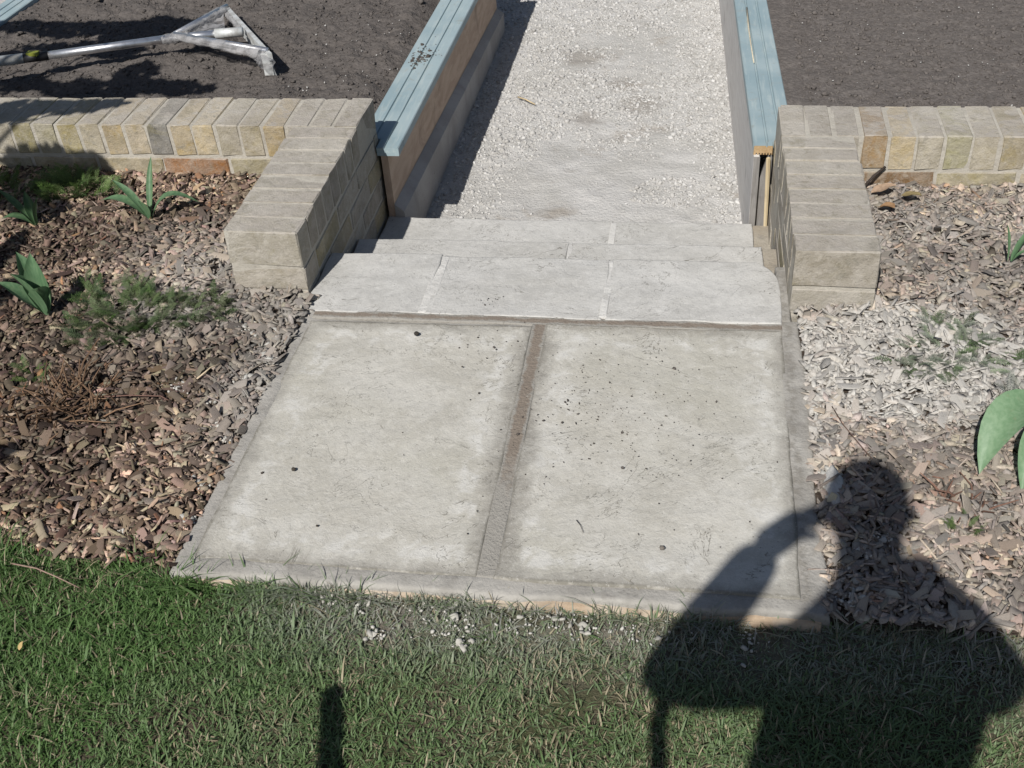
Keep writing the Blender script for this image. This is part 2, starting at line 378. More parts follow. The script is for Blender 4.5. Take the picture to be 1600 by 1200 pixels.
M['shadegrey'] = m_wood('shaded_grey_board', (.19, .18, .17), (.25, .24, .23), (4, 4, .6))  # darker copy of the board, shade on the end faces put into colour
M['palegrey'] = m_wood('pale_grey_board', (.52, .50, .48), (.60, .585, .565), (4, .5, 4))
def m_flat(name, c, rough=.6, spec=.3, metal=0, c2=None, ns=40):
    n = NT(name, rough, spec); n.b.inputs['Metallic'].default_value = metal; p = n.co()
    return n.fin(n.mix(n.rng(n.noise(ns, 4, p), .35, .7), c, c2 or tuple(x * .75 for x in c)), n.bump(n.noise(ns * 4, 3, p), .15, .001))
M['alu'] = m_flat('brushed_aluminium', (.80, .80, .82), .34, .5, .9)
M['alu_dull'] = m_flat('dull_white_metal', (.60, .62, .62), .55, .4, .2, (.34, .33, .31), 24)
M['blackplastic'] = m_flat('black_plastic', (.02, .02, .022), .45)
M['lime'] = m_flat('lime_plastic', (.20, .22, .035), .5)
def m_film():
    n = NT('crinkled_clear_film', .42, .4); n.b.inputs['Base Color'].default_value = (.40, .395, .40, 1)
    p = n.world(); n.L(n.bump(n.noise(60, 4, p, .6, 1.5), .5, .008), n.b.inputs['Normal'])
    tr = n.N('ShaderNodeBsdfTransparent'); ms = n.N('ShaderNodeMixShader'); n.L(n.rng(n.noise(26, 3, p), .35, .65, .25, .7), ms.inputs[0])
    n.L(tr.outputs[0], ms.inputs[1]); n.L(n.b.outputs[0], ms.inputs[2]); n.L(ms.outputs[0], n.t.nodes['Material Output'].inputs[0]); return n.m
M['film'] = m_film()
def m_tulip(name, a, b):
    n = NT(name, .5, .4); p = n.co(); spots = n.noise(55, 5, p, .7); q_ = n.N('ShaderNodeMapping'); n.L(p, q_.inputs[0]); q_.inputs['Scale'].default_value = (60, 60, 6)
    col = n.mix(n.rng(n.noise(2, 4, q_.outputs[0]), .3, .7), a, b)
    col = n.mix(n.rng(spots, .56, .72, 0, .45), col, (.20, .22, .12))
    n.fin(col, n.bump(n.noise(3, 3, q_.outputs[0]), .15, .001))
    tr = n.N('ShaderNodeBsdfTranslucent'); n.L(col, tr.inputs[0]); ms = n.N('ShaderNodeMixShader'); ms.inputs[0].default_value = .25
    n.L(n.b.outputs[0], ms.inputs[1]); n.L(tr.outputs[0], ms.inputs[2]); n.L(ms.outputs[0], n.t.nodes['Material Output'].inputs[0]); return n.m
M['tulip'] = m_tulip('tulip_leaf', (.085, .17, .085), (.14, .235, .125))
M['tulip_shaded'] = m_tulip('shaded_tulip_leaf', (.055, .115, .055), (.085, .15, .07))  # darker leaf copy, the shade it stands in put into the colour
M['tulip_pale'] = m_tulip('pale_tulip_leaf', (.15, .26, .14), (.215, .33, .195))
M['skin'] = m_flat('skin', (.55, .36, .27), .6); M['coat'] = m_flat('dark_coat', (.05, .055, .07), .9); M['trousers'] = m_flat('denim', (.06, .08, .13), .9)
M['hair'] = m_flat('brown_hair', (.06, .04, .025), .7); M['silver'] = m_flat('silver_camera_body', (.5, .5, .52), .4, .5, .5)
M['bark'] = m_wood('tree_bark', (.14, .10, .07), (.22, .17, .12), (6, 6, 1))

# ------------------------------------------------------------------ terrain helper
def heightgrid(name, x0, x1, y0, y1, res, zf, m, parent=None, mask=None, smooth=True):
    nx = int((x1 - x0) / res) + 1; ny = int((y1 - y0) / res) + 1
    X, Y = np.meshgrid(np.linspace(x0, x1, nx), np.linspace(y0, y1, ny)); Z = zf(X, Y)
    V = np.stack([X, Y, Z], -1).reshape(-1, 3); i = np.arange(nx * ny).reshape(ny, nx)
    F = np.stack([i[:-1, :-1], i[:-1, 1:], i[1:, 1:], i[1:, :-1]], -1).reshape(-1, 4)
    if mask is not None:
        c = V[F].mean(1); F = F[mask(c[:, 0], c[:, 1])]
    return wobj(name, V, F, m, parent, origin=(0, 0, 0), smooth=smooth)

# ================================================================== SETTING
g = Acc().add([(-60, -60, -.55), (60, -60, -.55), (60, 60, -.55), (-60, 60, -.55)], [(0, 1, 2, 3)]).obj('ground', M['lawn'])
meta(g, 'wide flat garden ground beneath beds, lawn and path', 'ground', kind='structure')

W_, L_ = 1.30, .935
def lawn_edge(x):   # far edge of the turf
    x = np.asarray(x, float)
    return np.where(x < -.02, .055 + .02 * np.sin(x * 9), np.where(x < W_ + .01, -.006, .02 + .02 * np.sin(x * 7)))
def lawn_z(x, y): return -.034 + .016 * fbm(x * 5, y * 5, 3) + .006 * fbm(x * 40, y * 40, 4) - .002 * sstep(-.06, 0, y)
lawn = heightgrid('lawn', -1.6, 3.0, -2.6, .10, .02, lawn_z, M['lawn'], mask=lambda x, y: (y < .0) | (((x < -.01) | (x > W_ + .01)) & (y < .08)))
meta(lawn, 'rough earth of the small lawn in front of the slabs', 'lawn', kind='structure')
out = Acc()
out.box((-40, -40, -.5), (-1.6, .05, -.045)); out.box((3.0, -40, -.5), (40, .05, -.045)); out.box((-1.6, -40, -.5), (3.0, -2.6, -.045))
meta(out.obj('outer_lawn', M['lawn']), 'lawn carrying on behind and beside the photographer', 'lawn', kind='structure')

# ---- mulch beds
def mulch_z(x, y):
    x = np.asarray(x, float)
    left = -.009 + .031 * sstep(0, 1.6, y) + .02 * sstep(-.5, -1.6, x) * sstep(.2, 1.6, y)
    right = -.009 + .029 * sstep(0, 1.6, y)
    return np.where(x < .6, left, right) + .022 * fbm(x * 6, y * 6, 11) + .006 * fbm(x * 30, y * 30, 12) - .004
def chip_template(k):
    r = np.random.default_rng(100 + k); n = 6; sl_ = r.uniform(-.16, .16)          # split-wood outline: long sides, slanted broken ends
    P = np.array([(-.5 + sl_, -.46), (.02, -.5), (.5 - sl_, -.42), (.5, .40), (.0, .5), (-.5, .44)]) + r.uniform(-.10, .10, (6, 2)); bend = r.uniform(-.3, .3)
    top = np.c_[P * r.uniform(.86, .99), .5 + bend * (P[:, 0] * 2) ** 2 + r.uniform(-.15, .15, n)]
    bot = np.c_[P, -.5 + bend * (P[:, 0] * 2) ** 2]
    V = np.r_[top, bot]; F = []
    for i in range(1, n - 1): F.append((0, i, i + 1))
    for i in range(n): j = (i + 1) % n; F += [(i, n + i, n + j), (i, n + j, j)]
    return V, np.array(F)
CHIPS = [chip_template(k) for k in range(14)]
PAL = np.array([(.050, .038, .032), (.080, .062, .051), (.115, .091, .076), (.155, .124, .104), (.20, .165, .138), (.25, .21, .172), (.31, .262, .205), (.21, .13, .085), (.20, .185, .165)])
def dust_left(x, y):
    d = np.maximum(sstep(-.20, .0, x) * sstep(.2, .65, y) * .75, .55 * sstep(.55, .95, y) * sstep(-.75, -.3, x) * sstep(1.5, 1.1, y))
    return d * .85
def dust_right(x, y):
    d = np.exp(-(((x - 1.50) / .38) ** 2 + ((y - .80) / .26) ** 2) ** 1.7) * 1.3
    d = np.maximum(d, .55 * sstep(1.9, 1.5, x) * sstep(.45, .65, y) * sstep(1.15, .9, y))
    d = np.maximum(d, .85 * sstep(1.42, 1.31, x) * sstep(.2, .5, y))
    return np.maximum(d, .42)
def bed(name, label, inside, x0, x1, y0, y1, dens, dustf, seed, warm):
    bm = heightgrid(name, x0, x1, y0, y1, .025, lambda x, y: mulch_z(x, y) - .006, M['humus'], mask=inside)
    meta(bm, label, 'mulch bed', kind='structure')
    r = np.random.default_rng(seed); N = int(dens * (x1 - x0) * (y1 - y0))
    x = r.uniform(x0, x1, N); y = r.uniform(y0, y1, N); ok = inside(x, y); x, y = x[ok], y[ok]; N = len(x)
    Ln = np.clip(r.lognormal(math.log(.0235), .42, N), .007, .062); Wd = np.clip(Ln * r.uniform(.24, .58, N), .004, .021); Th = r.uniform(.0018, .0055, N); fi = r.uniform(0, 1, N); Ln = np.where(fi < .22, r.uniform(.005, .011, N), Ln); Wd = np.where(fi < .22, r.uniform(.003, .007, N), Wd); spl = fi > .90; Ln = np.where(spl, r.uniform(.03, .075, N), Ln); Wd = np.where(spl, r.uniform(.0025, .006, N), Wd); chk = (fi > .82) & ~spl; Th = np.where(chk, r.uniform(.006, .011, N), Th)
    layer = r.uniform(0, 1, N)
    z = mulch_z(x, y) - .004 + layer * .015
    R = rotz_tilt(N, .42, r); pick = r.integers(0, len(CHIPS), N)
    ci = np.clip(r.normal(3.2, 2.0, N), 0, 8).astype(int)
    tint = PAL[ci] * r.uniform(.95, 1.95, (N, 1)) * (1 + r.normal(0, .05, (N, 3))) * np.array(warm)
    patch = sstep(-.10, .14, fbm(x * 4, y * 4, seed, 3))[:, None]
    tint = tint * (.62 + .55 * patch)
    d = dustf(x, y) * (.78 + .9 * (fbm(x * 7, y * 7, seed + 5) + .25)) * r.uniform(.6, 1.15, N)
    d = np.clip(d, 0, .93)[:, None]
    tint = tint * (1 - d) + np.array([.49, .475, .445]) * r.uniform(.82, 1.12, (N, 1)) * d
    # the largest loose chips in the photo are pieces of their own
    px = project(np.stack([x, y, z], 1)); vis = (px[:, 0] > 5) & (px[:, 0] < 1595) & (px[:, 1] > 5) & (px[:, 1] < 1195)
    score = np.where(vis & (layer > .55), Ln * Wd * px[:, 2] ** 2, 0); big = np.argsort(-score)[:290]
    mk = np.ones(N, bool); mk[big] = False
    datas = [mesh_data('wood_chip', v, f, M['chip1']) for v, f in CHIPS]
    for i in big:
        o = bpy.data.objects.new('wood_chip', datas[pick[i]]); COL.objects.link(o); o.parent = bm
        mt = np.eye(4); mt[:3, :3] = R[i] * np.array([Ln[i], Wd[i], Th[i]]) ; mt[:3, 3] = (x[i], y[i], z[i] + .003)
        o.matrix_local = Matrix(mt.tolist()); o.color = (*[float(c) for c in tint[i]], 1)
    idx = np.where(mk)[0]
    V, F, own = scatter(CHIPS, np.stack([x, y, z], 1)[idx], R[idx], np.stack([Ln, Wd, Th], 1)[idx], pick[idx])
    o = wobj('wood_chips', V, F, M['chip'], bm, (0, 0, 0), tint=tint[idx][own]); o['kind'] = 'stuff'
    return bm
def project(P):
    d = (np.asarray(P) - CAM) @ ROT.T; f = 1765.85
    return np.stack([800 + f * d[:, 0] / d[:, 2], 600 - f * d[:, 1] / d[:, 2], 1 / np.maximum(d[:, 2], .05)], 1)
XL, XR, YP, YE, B = .0045, 1.269, .9987, 1.838, .2068
inL = lambda x, y: (y > lawn_edge(x) - .01) & (y < YE - B + .01) & (x < np.where(y > YP, XL - B + .012, .014 * np.clip(y, 0, 1) + .006 + 0 * x))
inR = lambda x, y: (y > lawn_edge(x) - .01) & (y < YE - B + .01) & (x > np.where(y > YP, XR + B - .012, W_ - .004 + 0 * x))
bed('mulch_bed', 'bark mulch bed left of the slabs, brown and littered with plants', inL, -1.75, .02, .0, 1.65, 15500, dust_left, 21, (1.08, 1.0, .92))
bed('mulch_bed', 'bark mulch bed right of the slabs, whitened with cement dust', inR, 1.29, 2.35, .0, 1.65, 15000, dust_right, 22, (1.28, 1.19, 1.09))

# ---- soil beds
def soilL(x, y): return .028 + .05 * fbm(x * 3.5, y * 3.5, 31) + .036 * fbm(x * 13, y * 13, 32) + .016 * fbm(x * 45, y * 45, 33, 3) + .012 * sstep(2.3, 1.84, y) - .035 * sstep(-.16, -.05, x)
def soilR(x, y): return .024 + .012 * fbm(x * 3, y * 3, 36) +  .012 * fbm(x * 16, y * 16, 37) + .009 * fbm(x * 50, y * 50, 38, 3)
def ico():
    p = (1 + 5 ** .5) / 2
    V = np.array([(-1, p, 0), (1, p, 0), (-1, -p, 0), (1, -p, 0), (0, -1, p), (0, 1, p), (0, -1, -p), (0, 1, -p), (p, 0, -1), (p, 0, 1), (-p, 0, -1), (-p, 0, 1)], float) / math.hypot(1, p)
    F = np.array([(0, 11, 5), (0, 5, 1), (0, 1, 7), (0, 7, 10), (0, 10, 11), (1, 5, 9), (5, 11, 4), (11, 10, 2), (10, 7, 6), (7, 1, 8), (3, 9, 4), (3, 4, 2), (3, 2, 6), (3, 6, 8), (3, 8, 9), (4, 9, 5), (2, 4, 11), (6, 2, 10), (8, 6, 7), (9, 8, 1)])
    return V, F
def rocks(n, jit, seed):
    out = []
    for k in range(n):
        r = np.random.default_rng(seed + k); V, F = ico(); V = V * r.uniform(1 - jit, 1 + jit, (12, 1)); V = V @ np.diag(r.uniform(.7, 1.15, 3)); out.append((V, F))
    return out
ROCK = rocks(12, .42, 300)
def pebbles(name, x, y, z, size, mat, parent, seed, flat=.8, tint=None, sink=.3):
    r = np.random.default_rng(seed); N = len(x); s = size[:, None] * np.stack([r.uniform(.8, 1.3, N), r.uniform(.7, 1.1, N), np.full(N, flat) * r.uniform(.7, 1.1, N)], 1) * .5
    V, F, own = scatter(ROCK, np.stack([x, y, z + s[:, 2] * (1 - 2 * sink)], 1), rotz_tilt(N, .5, r), s, r.integers(0, len(ROCK), N))
    o = wobj(name, V, F, mat, parent, (0, 0, 0), tint=None if tint is None else tint[own]); o['kind'] = 'stuff'; return o
sl = heightgrid('soil_bed', -1.93, -.052, YE - .02, 3.86, .0085, soilL, M['soil'])
meta(sl, 'dark lumpy soil bed behind the left wall, under the rake', 'soil bed', kind='structure')
sr = heightgrid('soil_bed', 1.26, 3.1, YE - .02, 4.2, .0095, soilR, M['soil_hazed'], mask=lambda x, y: x > 1.29 - .03 * (y - 1.8))
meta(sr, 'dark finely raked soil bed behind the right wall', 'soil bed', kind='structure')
r = np.random.default_rng(41)
N = 9000; x = r.uniform(-1.9, -.10, N); y = r.uniform(YE + .01, 3.8, N); pebbles('soil_clods', x, y, soilL(x, y), np.clip(r.lognormal(math.log(.0068), .5, N), .003, .032), M['soil'], sl, 42)
N = 15000; x = r.uniform(1.36, 2.9, N); y = r.uniform(YE + .01, 3.8, N); pebbles('soil_clods', x, y, soilR(x, y), np.clip(r.lognormal(math.log(.0058), .5, N), .003, .022), M['soil_hazed'], sr, 43)

# ---- gravel path
ZG = -.36
def coarse(x, y): return np.clip(.85 * sstep(2.35, 2.9, y) * (.45 + 1.3 * sstep(-.12, .1, fbm(x * 5, y * 5, 58))) + .9 * sstep(.08, .16, fbm(x * 3.2, y * 3.2, 55)) + .8 * sstep(.45, .2, x - .05 * (y - 2)) + sstep(.98, 1.12, x) + sstep(1.96, 1.86, y) - .6 * sum(np.exp(-(((x - a_) / b_) ** 2 + ((y - c_) / b_) ** 2)) for a_, c_, b_ in ((.79, 3.02, .09), (.58, 2.88, .07), (.70, 3.22, .07), (.50, 3.52, .10))), .10, 1)
def gravel_z(x, y): return ZG + .018 * fbm(x * 3, y * 3, 51) + .010 * fbm(x * 18, y * 18, 52) + .010 * fbm(x * 60, y * 60, 53, 3) * coarse(x, y)
gp = heightgrid('gravel_path', -.3, 1.32, 1.5, 4.6, .011, gravel_z, M['gravelbase'])
meta(gp, 'sunken pale limestone gravel path between the two timber edgings', 'path', kind='structure')
cross = Acc().box((-30, 3.93, -.5), (-.3, 30, ZG)); cross.box((1.32, 4.25, -.5), (30, 30, ZG)); cross.box((-.3, 4.6, -.5), (1.32, 30, ZG)); cross.box((-30, 1.5, -.5), (-2.05, 3.93, ZG))
meta(cross.obj('gravel_ground', M['gravelbase']), 'gravel ground carrying on beyond the raised soil beds', 'ground', kind='structure')
r = np.random.default_rng(61); N = 52000
x = r.uniform(-.28, 1.30, N); y = r.uniform(1.78, 4.55, N)
ok = r.uniform(0, 1, N) < coarse(x, y); x, y = x[ok], y[ok]; N = len(x); cz = coarse(x, y)
size = np.clip(r.lognormal(math.log(.0080), .5, N), .003, .026) * (.45 + .5 * cz)
z = gravel_z(x, y)
px = project(np.stack([x, y, z], 1)); vis = (px[:, 0] > 640) & (px[:, 0] < 1165) & (px[:, 1] > 3) & (px[:, 1] < 345) & (x > .16) & (x < 1.13)
big = np.argsort(-np.where(vis, size * px[:, 2], 0))[:280]; mk = np.ones(N, bool); mk[big] = False
rd = [mesh_data('gravel_stone', v, f, M['stone1']) for v, f in ROCK]; RR = rotz_tilt(N, .5, r)
for i in big:
    o = bpy.data.objects.new('gravel_stone', rd[i % len(rd)]); COL.objects.link(o); o.parent = gp
    mt = np.eye(4); mt[:3, :3] = RR[i] * (size[i] * .5 * np.array([1.1, .9, .75])); mt[:3, 3] = (x[i], y[i], z[i] + size[i] * .04); o.matrix_local = Matrix(mt.tolist())
pebbles('gravel_stones', x[mk], y[mk], z[mk], size[mk], M['gravel'], gp, 62, .66, sink=.44)
r = np.random.default_rng(65); n_ = 90; x = r.uniform(1.4, 2.6, n_); y = r.uniform(1.9, 3.3, n_); pebbles('pale_grit', x, y, soilR(x, y) + .004, r.uniform(.003, .007, n_), M['gravel'], sr, 66)
n_ = 60; x = r.uniform(-.5, -.08, n_); y = r.uniform(1.9, 3.0, n_); pebbles('pale_grit', x, y, soilL(x, y) + .004, r.uniform(.003, .009, n_), M['gravel'], sl, 67)

# ---- paved landing
def lines(a, b, n, e=(.0, .0025, .006, .012, .02)):
    e = np.array(e) * min(1, (b - a) / .08); m = e[-1] * 1.5; return np.concatenate([a + e, np.linspace(a + m, b - m, n), (b - e)[::-1]])
def slab(name, x0, x1, y0, y1, z, th, m, parent, seed, rnd=.009, amp=.0035, wob=.006, n=(44, 60), lf=None, rf=None, rough_edge=0):
    u = (lines(x0, x1, n[0]) - x0) / (x1 - x0); v = lines(y0, y1, n[1])
    U, Vv = np.meshgrid(u, v)
    xl = x0 + (lf(Vv) if lf else 0); xr = x1 + (rf(Vv) if rf else 0)
    X = xl + (xr - xl) * U; Y = Vv.copy()
    dx = np.minimum(X - xl, xr - X); dy = np.minimum(Y - y0, y1 - Y); d = np.minimum(dx, dy)
    fall = np.exp(-d / .03)
    X0, Y0 = X.copy(), Y.copy()
    X = X + wob * 2 * fbm(X0 * 8, Y0 * 8, seed) * fall; Y = Y + wob * 2 * fbm(X0 * 8, Y0 * 8, seed + 9) * fall
    rr = rnd * (1 + 1.2 * fbm(X0 * 14, Y0 * 14, seed + 3))
    t = np.clip(1 - d / np.maximum(rr, .002), 0, 1); Z = z - rr * (1 - np.sqrt(np.maximum(0, 1 - t * t)))
    riv = fbm(X0 * 4, Y0 * 6, seed + 20, 5); terr = np.floor(riv * 16) / 16
    Z = Z + amp * (1.0 * riv + 1.5 * terr) + .0012 * fbm(X0 * 35, Y0 * 35, seed + 22) - .004 * rough_edge * fall
    ny, nx = X.shape; V = np.stack([X, Y, Z], -1).reshape(-1, 3); i = np.arange(nx * ny).reshape(ny, nx)
    F = [tuple(f) for f in np.stack([i[:-1, :-1], i[:-1, 1:], i[1:, 1:], i[1:, :-1]], -1).reshape(-1, 4)]
    loop = list(i[0, :]) + list(i[1:, -1]) + list(i[-1, -2::-1]) + list(i[-2:0:-1, 0]); k = len(V)
    Vb = V[loop].copy(); Vb[:, 2] = z - th; V = np.r_[V, Vb]; nl = len(loop)
    F += [(loop[a], k + a, k + (a + 1) % nl, loop[(a + 1) % nl]) for a in range(nl)]; F.append(tuple(k + a for a in range(nl))[::-1])
    return wobj(name, V, F, m, parent, smooth=True)
land = empty('paved_landing', (.65, .46, -.06), label='landing of two large worn sandstone slabs edged with mortar', cat='paving', kind='structure')
mb = slab('mortar_bed', 0, W_, -.004, .955, -.001, .07, M['mortar'], land, 70, .009, .0042, .008, (110, 84), lf=lambda y: .013 * y, rf=lambda y: -.006 * y)
oz = np.array(mb['_w'])
for v in mb.data.vertices:                       # the bed dips where the slabs sit in it
    x, y = v.co.x + oz[0], v.co.y + oz[1]
    for (a0, a1, b0, b1) in ((.040, .629, .034, .884), (.662, 1.25, .034, .902)):
        d = min(x - a0, a1 - x, y - b0, b1 - y)
        if v.co.z + oz[2] > -.03 and d > .006: v.co.z -= .014 * min(1, (d - .006) / .02)
    if v.co.z + oz[2] > -.03 and ((.60 < x < .69 and .045 < y < .93) or (.05 < x < 1.24 and .885 < y < .93)): v.co.z -= .004
slab('paving_slab', .040, .629, .034, .884, .0012, .04, M['slab'], land, 71, .0025, .0040, .005, (70, 96))
slab('paving_slab', .662, 1.250, .034, .902, .0012, .04, M['slab'], land, 75, .0025, .0040, .005, (70, 96))
slab('mortar_joint', .6255, .6665, .036, .900, .0000, .02, M['joint'], land, 78, .002, .0020, .002, (20, 110))
slab('mortar_joint', .04, 1.25, .897, .931, .0002, .02, M['joint_across'], land, 79, .003, .0032, .003, (130, 18))
xs = np.linspace(.012, 1.285, 140); V = []; F = []       # pale mortar bed that shows under the slabs along the turf
for i_, x in enumerate(xs):
    yo = -.008 + .007 * float(fbm(x * 9, 3, 61)) + .004 * float(fbm(x * 40, 3, 62)); zt_ = -.017 + .012 * float(fbm(x * 7, 5, 63)) + .004 * float(fbm(x * 45, 5, 64))
    V += [(x, .05, zt_), (x, .004 + yo, zt_), (x, yo - .001, zt_ - .004), (x, yo - .004, zt_ - .028), (x, yo - .003, -.09)]
for i_ in range(len(xs) - 1):
    for k in range(4): F.append((i_ * 5 + k, i_ * 5 + k + 1, i_ * 5 + k + 6, i_ * 5 + k + 5))
wobj('front_haunching', V, F, M['front_mortar'], land, smooth=True)

# ---- steps
steps = empty('garden_steps', (.62, 1.4, -.36), label='three stone steps descending from the landing to the gravel path', cat='steps')
def cut_corner(y): return -.055 * np.clip((y - 1.10) / .116, 0, 1) ** 2.2
for xa, xb, rf in ((.008, .329, None), (.339, .799, None), (.808, 1.247, cut_corner)):
    slab('step_slab', xa, xb, .928, 1.216, .002, .045, M['step'], steps, int(xa * 90) + 80, .0012, .005, .008, (34, 26), rf=rf)
for xa, hw in ((.334, .017), (.8035, .010)): slab('mortar_joint', xa - hw, xa + hw, .934, 1.210, .0032, .03, M['joint_dry'], steps, int(xa * 100), .002, .0035, .006, (10, 40))
for xa, xb in ((.008, .658), (.665, 1.222)): slab('step_slab', xa, xb, 1.19, 1.475, -.105, .045, M['step'], steps, int(xa * 90) + 131, .0012, .005, .008, (44, 22))
slab('mortar_joint', .652, .671, 1.2, 1.468, -.1056, .03, M['joint_dry'], steps, 7, .004, .003, .003, (10, 40))
for xa, xb in ((.008, .763), (.773, 1.210)): slab('step_slab', xa, xb, 1.45, 1.790, -.21, .045, M['step'], steps, int(xa * 90) + 171, .0012, .005, .008, (44, 22))
slab('mortar_joint', .757, .779, 1.46, 1.780, -.2104, .03, M['joint_dry'], steps, 17, .004, .003, .003, (10, 40))
a = Acc(); a.box((.006, .93, -.40), (1.25, 1.20, -.046)); a.box((.006, 1.2, -.40), (1.25, 1.455, -.151)); a.box((.006, 1.455, -.4), (1.215, 1.77, -.256))
a.obj('riser_core', M['mortar_brick'], steps)
a = Acc(); a.box((1.2215, 1.205, -.4), (1.266, 1.485, -.118)); a.box((1.205, 1.485, -.4), (1.264, 1.80, -.222)); a.obj('mortar_fillet', M['fillet'], steps)
slab('mortar_fillet', 1.244, 1.276, .940, 1.205, .0005, .05, M['mortar'], steps, 18, .008, .002, .004, (4, 22))

# ---- brick walls
def brick_mesh(k, dx, dy, dz):
    r = np.random.default_rng(500 + k); c = .0024
    hx, hy, hz = dx / 2, dy / 2, dz / 2; V = []
    for sx in (-1, 1):
        for sy in (-1, 1):
            for sz in (-1, 1):
                j = r.uniform(.5, 1.9, 3) * c
                P = np.array([sx * hx, sy * hy, sz * hz])
                V += [P - np.array([0, sy * j[1], sz * j[2]]), P - np.array([sx * j[0], 0, sz * j[2]]), P - np.array([sx * j[0], sy * j[1], 0])]
    V = np.array(V) + r.normal(0, .0013, (24, 3))
    def id_(sx, sy, sz, a): return (((sx > 0) * 2 + (sy > 0)) * 2 + (sz > 0)) * 3 + a
    F = []
    for s in (-1, 1):
        q1 = [id_(s, -1, -1, 0), id_(s, 1, -1, 0), id_(s, 1, 1, 0), id_(s, -1, 1, 0)]; F.append(q1 if s > 0 else q1[::-1])
        q2 = [id_(-1, s, -1, 1), id_(1, s, -1, 1), id_(1, s, 1, 1), id_(-1, s, 1, 1)]; F.append(q2[::-1] if s > 0 else q2)
        q3 = [id_(-1, -1, s, 2), id_(1, -1, s, 2), id_(1, 1, s, 2), id_(-1, 1, s, 2)]; F.append(q3 if s > 0 else q3[::-1])
    for a_ in (-1, 1):
        for b_ in (-1, 1):
            F.append([id_(-1, a_, b_, 1), id_(-1, a_, b_, 2), id_(1, a_, b_, 2), id_(1, a_, b_, 1)])
            F.append([id_(a_, -1, b_, 0), id_(a_, -1, b_, 2), id_(a_, 1, b_, 2), id_(a_, 1, b_, 0)])
            F.append([id_(a_, b_, -1, 0), id_(a_, b_, -1, 1), id_(a_, b_, 1, 1), id_(a_, b_, 1, 0)])
    for sx in (-1, 1):
        for sy in (-1, 1):
            for sz in (-1, 1): F.append([id_(sx, sy, sz, 0), id_(sx, sy, sz, 1), id_(sx, sy, sz, 2)])
    me = mesh_data('brick', V, F, M['brick'])
    import bmesh
    bm = bmesh.new(); bm.from_mesh(me); bmesh.ops.recalc_face_normals(bm, faces=bm.faces); bm.to_mesh(me); bm.free()
    return me
BM = {}
rb = random.Random(5)
def brick(parent, c, dims, col, rot=0.0, var=.008):
    key = tuple(round(d, 4) for d in dims)
    if key not in BM: BM[key] = [brick_mesh(len(BM) * 6 + k, *dims) for k in range(5)]
    o = bpy.data.objects.new('brick', rb.choice(BM[key])); COL.objects.link(o); o.parent = parent
    w0 = parent['_w']; o.location = [c[i] - w0[i] + rb.uniform(-.0014, .0014) for i in range(3)]
    o.rotation_euler = (rb.gauss(0, var), rb.gauss(0, var), rot + rb.gauss(0, var * .8))
    k = rb.uniform(.88, 1.1); o.color = (col[0] * k, col[1] * k, col[2] * k, 1); return o
STOCK = [(.38, .32, .20), (.34, .30, .19), (.41, .36, .26), (.37, .29, .165), (.32, .295, .21), (.43, .39, .31), (.39, .34, .24)]
PALE = [(.36, .335, .295), (.33, .305, .27), (.385, .36, .315), (.345, .315, .27)]
def wall(xf, sgn, zt, xend, label, cols, low, splay):
    """pier of bricks on edge that runs toward the camera from the end of a long low wall; sgn +1 the wall runs to the right"""
    e = empty('brick_wall', (xf + sgn * B / 2, (YP + YE) / 2, -.4), label=label, cat='wall')
    sh = lambda y: splay * (y - YP) / (YE - YP)
    hc = .1025; zc = zt - hc / 2
    pitch = (YE - B - YP) / 8
    for k in range(8):
        y = YP + pitch * (k + .5) - (.0025 if k == 0 else 0); brick(e, (xf + sgn * B / 2 + sh(y), y, zc), (B - .004, pitch - (.005 if k == 0 else .010), hc), rb.choice(PALE))
    n = int(abs(xend - xf) / .0765)
    for k in range(n):
        x = xf + sgn * (.0765 * (k + .5)) + sh(YE) + (.0 if k else 0); brick(e, (x, YE - B / 2, zc), (.0665, B - .003, hc), cols[k] if k in cols else rb.choice(STOCK if k > 2 else PALE))
    # stretcher courses under the bricks on edge
    for c in range(6):
        z = zt - hc - .010 - .0325 - c * .075; off = .1125 if c % 2 else 0
        brick(e, (xf + sgn * B / 2, YP + .0513, z), (B - .004, .1005, .065), rb.choice(PALE))
        y = YP + .1125; j = 0
        while y < YE - .02:
            l = .1025 if (c % 2 and j == 0) else min(.215, YE - y - .004)
            if l > .04:
                cc = rb.choice(PALE + PALE + STOCK[:3])
                brick(e, (xf + sgn * .0513 + sh(y), y + l / 2, z), (.1005, l, .065), cc)
                if c < 2: brick(e, (xf + sgn * (B - .0513) + sh(y), y + l / 2, z), (.1005, l, .065), cc)
            y += l + .010; j += 1
        if c < 2:
            x = B + .012; k = 0
            while x < abs(xend - xf):
                l = .215
                brick(e, (xf + sgn * (x + l / 2), YE - B + .0513, z), (l, .1005, .065), low.get((c, k), rb.choice(STOCK))); x += l + .010; k += 1
    a = Acc(); q0, q1 = xf + sgn * .0035, xf + sgn * (B - .0035); s1 = sh(YE)
    # mortar filling between the bricks, a hair behind their faces
    pr = [(q0, YP + .0035), (q1, YP + .0035), (q1 + s1 * .75, YE - B + .0045), (xend, YE - B + .0045), (xend, YE - .006), (q0 + s1, YE - .006)]
    if sgn < 0: pr = pr[::-1]
    a.prism(pr, 2, -.42, zt - .0026)
    m = a.obj('mortar', M['mortar_brick'], e)
    return e
ORG = (.33, .17, .045)
wl = wall(XL, -1, .1917, -2.3, 'left low brick wall with pale brick pier beside the steps', {8: (.12, .12, .115), 9: (.50, .42, .30), 12: (.30, .25, .11), 14: (.26, .23, .11), 6: (.46, .38, .25)}, {(0, 1): (.30, .145, .06)}, -.0038)
